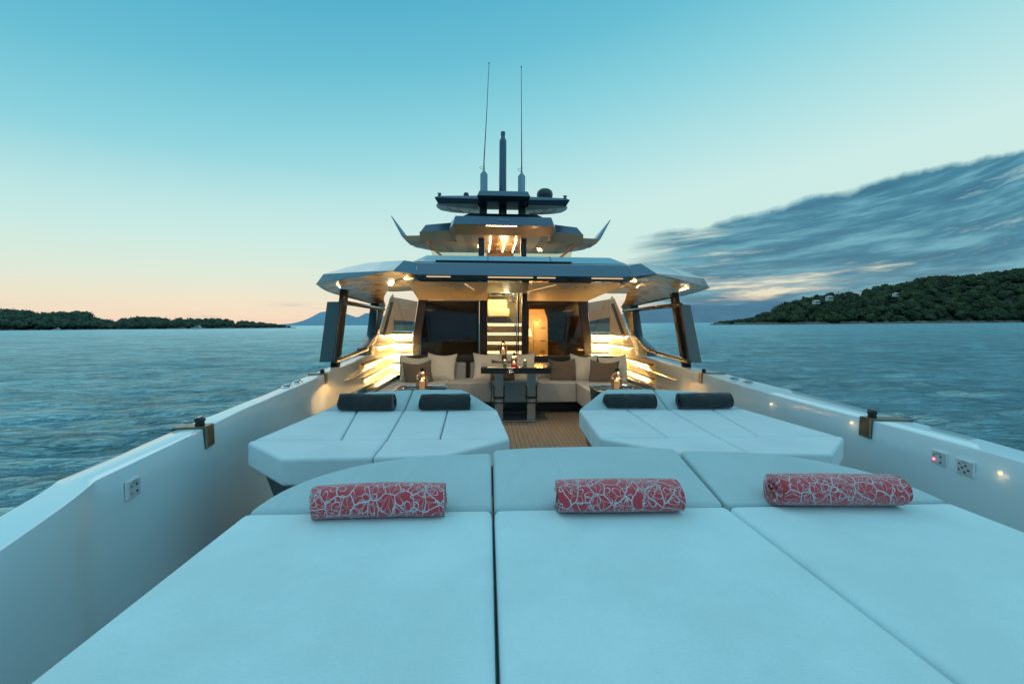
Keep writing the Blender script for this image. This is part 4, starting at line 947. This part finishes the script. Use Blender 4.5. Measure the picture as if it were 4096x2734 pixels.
# ------------------------------------------------------------------ sofa, table, side tables
sf = thing('sofa', (0, 6.9, 0), 'u shaped beige sofa with thick seat cushions around the dining table', 'sofa')
MB().box(-1.72, 1.72, 6.78, 7.4, .0, .17).box(-1.72, -1.05, 5.5, 6.8, 0, .17).box(1.05, 1.72, 5.5, 6.8, 0, .17).build('plinth', 'black', sf)
for x0, x1 in ((-.945, -.305), (-.298, .945)):
    MB().box(x0, x1, 6.6, 7.25, .165, .455).build('seat', 'sofa', sf, bevel=.02, seg=3)
for s_ in (-1, 1):
    MB().box(*sorted((s_*.952, s_*1.75)), 6.05, 7.25, .165, .455).build('seat', 'sofa', sf, bevel=.02, seg=3)
    MB().box(*sorted((s_*.952, s_*1.75)), 5.35, 6.043, .165, .455).build('seat', 'sofa', sf, bevel=.02, seg=3)
    MB().box(*sorted((s_*1.76, s_*1.94)), 5.3, 7.45, .0, .50).build('side_frame', 'lacquer', sf, bevel=.01)
for x0, x1 in ((-1.70, -.70), (-.63, .28), (.30, 1.0), (1.02, 1.70)):
    MB().box(x0, x1, 7.16, 7.32, .40, .70).build('backrest', 'sofa', sf, bevel=.03, seg=3)
MB().box(-1.76, 1.76, 7.33, 7.5, 0, .70).box(-1.76, 1.76, 7.33, 7.52, .705, .80).build('back_frame', 'brownglass', sf, bevel=.006)

dt = thing('dining_table', (0, 6.2, 0), 'black lacquered folding dining table on two steel legs', 'table')
rr = [(-.45, 5.9), (.48, 5.9), (.48, 6.68), (-.45, 6.68)]
for k, (z0, z1) in enumerate(((.715, .737), (.688, .710), (.661, .683))):
    MB().prism([(x, y) for x, y in rr], z0, z1).build('table_leaf', 'lacquer', dt, bevel=.009, seg=3)
MB().box(-.40, .43, 5.95, 6.6, .655, .72).build('core', 'black', dt)
for c in (-.205, .235):
    lg = MB().box(c-.058, c+.058, 6.10, 6.16, .33, .655).box(c-.056, c+.056, 6.12, 6.18, .02, .24).build('leg', 'steel', dt, bevel=.004)
    sub(MB().box(c-.075, c-.060, 6.09, 6.17, .20, .46).box(c+.060, c+.075, 6.09, 6.17, .20, .46).box(c-.07, c+.07, 6.10, 6.12, .30, .325).box(c-.07, c+.07, 6.10, 6.12, .235, .255).tube([(c-.085, 6.13, .33), (c+.085, 6.13, .33)], .012, 8).tube([(c-.085, 6.13, .46), (c+.085, 6.13, .46)], .010, 8).tube([(c-.08, 6.13, .215), (c+.08, 6.13, .215)], .010, 8).build('hinge', 'brownglass', dt), lg)
    sub(MB().hexa([(c-.045, 6.105, .26), (c, 6.105, .24), (c+.045, 6.105, .26), (c+.045, 6.115, .26), (c-.045, 6.115, .26)], [(c-.045, 6.105, .27), (c, 6.105, .29), (c+.045, 6.105, .27), (c+.045, 6.115, .27), (c-.045, 6.115, .27)]).build('lock', 'chrome', dt), lg)
MB().prism([(-.42, 6.02), (.30, 6.02), (.46, 6.12), (.46, 6.55), (-.42, 6.55)], .004, .018).build('base_plate', 'steel', dt, bevel=.003)

def side_table(s_, label):
    cx, cy = s_*1.06, 4.92
    t_ = thing('side_table', (cx, cy, 0), label, 'side table', 'black side tables with chrome rims')
    def rrect(w, d, z, r=.10, n=6):
        out = []
        for qx, qy, a0 in ((1, 1, 0), (-1, 1, 90), (-1, -1, 180), (1, -1, 270)):
            for k in range(n+1):
                a = R(a0+90*k/n); out.append((cx+qx*(w-r)+r*math.cos(a), cy+qy*(d-r)+r*math.sin(a), z))
        return out
    MB().hexa(rrect(.22, .20, 0), rrect(.265, .235, .585)).build('body', 'paintdark', t_, angle=30)
    MB().hexa(rrect(.255, .225, .586), rrect(.255, .225, .592)).build('glass_top', 'darkglass', t_, angle=30)
    rp = rrect(.268, .238, .60); MB().tube(rp+[rp[0]], .010, 8, cap=False).build('rim', 'chrome', t_)
side_table(-1, 'black side table with chrome rim behind the left sun lounge'); side_table(1, 'black side table with chrome rim behind the right sun lounge')

def lantern(loc, h, label, red=False, rotz=0):
    x, y, z = loc
    t_ = thing('lantern', loc, label, 'lantern', 'glass candle lanterns'); r = h*.29
    def ng(n, rr_, zz): return [(x+rr_*math.cos(2*math.pi*k/n+.4+rotz), y+rr_*math.sin(2*math.pi*k/n+.4+rotz), z+zz) for k in range(n)]
    n = 8; A1, B1, C1 = ng(n, r*.90, .01), ng(n, r, h*.58), ng(n, r*.42, h*.84)
    mb = MB(); mb.v += A1+B1+C1
    mb.f += [(i, (i+1) % n, n+(i+1) % n, n+i) for i in range(n)]+[(n+i, n+(i+1) % n, 2*n+(i+1) % n, 2*n+i) for i in range(n)]
    gl = mb.build('glass', 'lantglass', t_, smooth=False, wn=False)
    fr = MB()
    for ring in (A1, B1, C1): fr.tube(ring+[ring[0]], h*.008, 5, cap=False)
    for i in range(0, n, 1):
        fr.tube([B1[i], C1[i]], h*.006, 5)
    for i in range(0, n, 4): fr.tube([A1[i], B1[i]], h*.005, 5)
    fr.build('frame', 'brass', t_)
    MB().lathe([(r*.42, 0), (r*.42, h*.02), (r*.36, h*.03), (r*.36, h*.16)], (x, y, z+h*.84), 14).build('lid', 'black', t_)
    MB().tube([(x+r*.5*math.cos(a_), y, z+h*.80+h*.22*math.sin(a_)) for a_ in [math.pi*k/10 for k in range(11)]], h*.007, 5).build('handle', 'black', t_)
    ch = h*(.42 if not red else .22)
    cn = MB().lathe([(r*.42, .008), (r*.43, ch*.9), (r*.40, ch)], (x, y, z), 18).build('candle', 'waxred' if red else 'wax', t_)
    sub(MB().lathe([(h*.008, 0), (h*.03, h*.03), (h*.022, h*.06), (h*.002, h*.12)], (x, y, z+ch+.004), 10).build('flame', 'flame', t_), cn)
    MB().lathe([(r*.88, 0), (r*.9, .010)], (x, y, z), 16).build('base', 'brownglass', t_)
    point((x, y, z+ch+h*.08), .55 if not red else .4, .012, (1, .55, .22))
lantern((-1.06, 4.90, .593), .235, 'glass candle lantern with tall ivory candle on the left side table')
lantern((1.055, 4.90, .593), .235, 'glass candle lantern with tall ivory candle on the right side table', rotz=.3)
lantern((.005, 6.22, .738), .17, 'small lantern with a red candle on the dining table', True)
lantern((-.105, 7.42, .801), .24, 'lit lantern on the sofa back ledge in front of the stairs')
for x, lab in ((-.125, 'small round glass tealight holder on the left half of the table'), (.155, 'small round glass tealight holder on the right half of the table')):
    t_ = thing('tealight_holder', (x, 6.25, .738), lab, 'candle holder', 'round glass tealight holders')
    MB().lathe([(.018, .0), (.030, .010), (.033, .022), (.026, .032), (.020, .036), (.028, .046), (.030, .058), (.020, .07)], (x, 6.25, .738), 16).build('glass_ball', basic('green crystal', (.20, .30, .22), .05, 0, 1), t_)
    MB().lathe([(.010, 0), (.012, .008), (.003, .014)], (x, 6.25, .808), 10).build('wick_glow', emit('tealight glow', (1, .6, .25), 4), t_)

# pillows
def pillow(cx, y, zc, w, h, lean, rz, roll_, material, label, group, seed, th=.075):
    n = 18; mb = MB(); f_ = lambda t: (1-abs(t)**2.6)
    for s_ in (1, -1):
        for j in range(n+1):
            for i in range(n+1):
                u, v = 2*i/n-1, 2*j/n-1
                edge = 1-.075*(1-abs(v)**1.5)*(abs(u)**3); edge2 = 1-.075*(1-abs(u)**1.5)*(abs(v)**3)
                t_ = th*(max(0, f_(u)*f_(v))**.55)
                wr = .012*noise.noise(Vector((u*2.2, v*2.2, seed)))*(1-abs(u*v))+.004*noise.noise(Vector((u*7, v*7, seed)))
                sg_ = -.035*(1-u*u)*max(0, v)**2*(1+.5*math.sin(seed)); mb.v.append((u*w/2*edge+.012*math.sin(seed*2+v*2), -s_*(t_+wr*(1 if t_ > 0 else 0)), v*h/2*edge2+sg_))
    W_ = n+1
    for s_ in (0, 1):
        for j in range(n):
            for i in range(n):
                a = s_*W_*W_+j*W_+i; mb.f.append((a, a+1, a+W_+1, a+W_))
    bm = bmesh.new(); me = bpy.data.meshes.new('pillow'); me.from_pydata(mb.v, [], mb.f); bm.from_mesh(me)
    bmesh.ops.remove_doubles(bm, verts=bm.verts, dist=.0008); bmesh.ops.recalc_face_normals(bm, faces=bm.faces)
    for f in bm.faces: f.smooth = True
    bm.to_mesh(me); bm.free(); me.materials.append(M[material])
    o = bpy.data.objects.new('pillow', me); COL.objects.link(o); o.location = (cx, y, zc)
    o.rotation_euler = (R(lean), R(roll_), R(rz)); sb = o.modifiers.new('s', 'SUBSURF'); sb.levels = 1; sb.render_levels = 1
    return tag(o, label, 'pillow', group)
gw, gb = 'ivory pillows on the sofa', 'brown pillows on the sofa'
pillow(-1.47, 6.98, .62, .48, .46, -16, 24, 6, 'pilw', 'ivory pillow at the far left corner, half hidden by a brown pillow', gw, 1)
pillow(-1.37, 6.72, .575, .44, .42, -14, 12, -4, 'pilb', 'dark brown pillow leaning on ivory ones in the left sofa corner', gb, 2)
pillow(-1.07, 7.02, .645, .47, .46, -12, 2, 2, 'pilw', 'upright ivory pillow just right of the left corner brown pillow', gw, 3)
pillow(-.36, 7.05, .645, .47, .46, -12, 0, 1, 'pilw', 'ivory pillow behind the left end of the table', gw, 4)
pillow(.17, 7.07, .645, .47, .46, -12, -4, -2, 'pilw', 'ivory pillow behind the right end of the table', gw, 5)
pillow(-.12, 6.93, .60, .40, .37, -15, 0, 0, 'pilb', 'brown pillow seen above and below the table top behind its middle', gb, 6)
pillow(.79, 6.95, .60, .44, .40, -14, -4, -2, 'pilb', 'brown pillow right of the table, left one of the two dark ones there', gb, 7)
pillow(1.16, 7.05, .64, .46, .46, -12, 4, 2, 'pilw', 'ivory pillow standing between the two dark pillows right of the table', gw, 8)
pillow(1.39, 6.74, .585, .46, .42, -14, -8, 2, 'pilb', 'brown pillow in the right sofa corner behind the side table lantern', gb, 9)
pillow(1.58, 6.95, .62, .46, .46, -14, -24, -8, 'pilw', 'ivory pillow with a raised corner at the far right end', gw, 10)

# ------------------------------------------------------------------ bulwark fittings
def saddle(x, y, w, ang, s_, label):
    """leather saddle over the bulwark cap; local x points outboard"""
    t_ = thing('bulwark_saddle', (0, 0, 0), label, 'fender mount', 'brown leather fender mounts on the bulwarks')
    hw = .050
    b = MB(); th = .008
    b.box(-.012, w+.012, -hw, hw, .0, .012)
    so_ = b.build('strap', 'leather', t_, bevel=.004, seg=2)
    b = MB().hexa([(-.020, -hw, -.105), (-.006, -hw, -.105), (-.006, hw, -.105), (-.020, hw, -.105)], [(-.016, -hw, .012), (-.002, -hw, .012), (-.002, hw, .012), (-.016, hw, .012)])
    b.build('inner_flap', 'leather', t_, bevel=.005, seg=3)
    b = MB().box(w+.004, w+.016, -hw, hw, -.03, .01); b.build('outer_flap', 'leather', t_, bevel=.004)
    k = MB().lathe([(.023, 0), (.024, .010), (.021, .012), (.021, .020), (.026, .024), (.026, .036), (.020, .041), (.008, .041)], (.028, .008, .012), 20).build('knob', 'black', t_)
    sub(MB().box(.022, .034, -.02, .036, .048, .058).build('slot', 'lacquer', t_), k)
    b = MB()
    for i in range(14):
        z = -.100+i*.0078
        for q in (-hw, hw): b.tube([(-.0225, q*.93, z), (-.014, q*1.03, z+.004)], .0012, 4)
    for i in range(9):
        q = -hw+.008+i*.0088; b.tube([(-.0222, q, -.098), (-.014, q+.002, -.107)], .0012, 4)
    for i in range(int(w/.009)):
        for q in (-hw, hw): b.tube([(i*.009, q*.93, .0128), (i*.009+.003, q*1.02, .003)], .0011, 4)
    b.build('stitching', 'thread', t_, wn=False)
    MB().tube([(w-.03+.014*math.cos(a_), .01+.0*a_, .018+.010+.010*math.sin(a_)) for a_ in [5.2*i/12 for i in range(13)]], .002, 6).build('hook', 'chrome', t_)
    MB().tube([(.04, .01, .03), (w-.04, .01, .024)], .0013, 5).build('cord', 'thread', t_)
    t_.location = (x, y, .7335); t_.rotation_euler = (0, 0, ang); return t_
saddle(-1.860, 2.50, .128, R(180+9), -1, 'leather fender mount with black knob, on the left bulwark nearest the camera')
saddle(1.925, 2.60, .205, R(-8), 1, 'leather fender mount with black knob, on the right bulwark nearest the camera')
saddle(-2.165, 5.15, .15, R(180+6), -1, 'smaller looking leather fender mount far along the left bulwark by the roof post')
saddle(2.175, 5.25, .24, R(-8), 1, 'smaller looking leather fender mount far along the right bulwark by the roof post')

def fairlead(x, y, ang, label):
    t_ = thing('deck_fitting', (x, y, .734), label, 'deck fitting', 'oval chrome fittings on the bulwark caps')
    MB().lathe([(.050, 0), (.052, .004), (.046, .009)], (x, y, .734), 24, .8, 1.5).build('flange', 'chrome', t_)
    MB().lathe([(.036, 0), (.038, .014), (.030, .019), (.005, .020)], (x, y, .737), 20, .8, 1.5).build('cap', 'paintlight', t_)
fairlead(-2.135, 4.12, 0, 'oval chrome fitting on the left bulwark cap, nearer of its pair'); fairlead(-2.165, 4.42, 0, 'oval chrome fitting on the left bulwark cap, farther of its pair')
fairlead(2.22, 4.36, 0, 'oval chrome fitting on the right bulwark cap, nearer of its pair'); fairlead(2.25, 4.66, 0, 'oval chrome fitting on the right bulwark cap, farther of its pair')

def ctl(x, y, z, ang, keys, label, red=False, w=.092, h=.07):
    """flush plate; local x runs along the wall, local -y faces inboard"""
    t_ = thing('control_panel', (0, 0, 0), label, 'control panel', 'square white control panels set in the bulwarks')
    MB().box(-w/2, w/2, -.008, 0, -h/2, h/2).build('plate', 'plastic', t_, bevel=.002)
    MB().box(-w/2+.014, w/2-.006, -.0105, -.008, -h/2+.005, h/2-.005).build('key_field', basic('grey key field', (.55, .60, .65), .4), t_, bevel=.001)
    for (kx, kz, c) in keys:
        MB().box(kx-.004, kx+.004, -.014, -.0105, kz-.0035, kz+.0035).build('button', c, t_, bevel=.001)
    MB().tube([(-.012, -.0108, .024), (.001, -.0108, .029), (.016, -.0108, .024)], .0009, 4).tube([(-.010, -.0108, .021), (.013, -.0108, .021)], .0007, 4).build('emblem', 'black', t_)
    t_.location = (x, y, z); t_.rotation_euler = (0, 0, ang); return t_
ctl(-1.756, 1.845, .640, R(98), [(-.022, .012, 'chrome'), (.012, .012, 'black'), (-.022, -.016, 'chrome'), (.014, -.016, 'black')], 'square white control panel with four small buttons, alone on the left bulwark', w=.085, h=.07)
ctl(1.884, 2.12, .640, R(-96), [(-.02, .014, 'chrome'), (.016, .010, 'black'), (.016, -.018, 'black'), (-.022, -.010, 'redled')], 'white control panel on the right bulwark with a glowing red indicator')
ctl(1.870, 1.985, .636, R(-96), [(-.02, .014, 'chrome'), (.010, .010, 'black'), (-.006, -.002, 'black'), (.024, -.008, 'black'), (.006, -.020, 'black'), (-.022, -.014, 'chrome')], 'white control panel on the right bulwark with black buttons and no red light')

# ------------------------------------------------------------------ tidy and render settings
for o in bpy.data.objects:
    if '_w' in o.keys(): del o['_w']
S.view_settings.view_transform = 'Standard'; S.view_settings.look = 'None'; S.view_settings.exposure = 0; S.view_settings.gamma = 1
S.render.engine = 'CYCLES'
S.cycles.use_denoising = True
S.cycles.max_bounces = 8; S.cycles.diffuse_bounces = 3; S.cycles.glossy_bounces = 4; S.cycles.transparent_max_bounces = 12
S.cycles.sample_clamp_indirect = 30; S.cycles.caustics_reflective = False; S.cycles.caustics_refractive = False
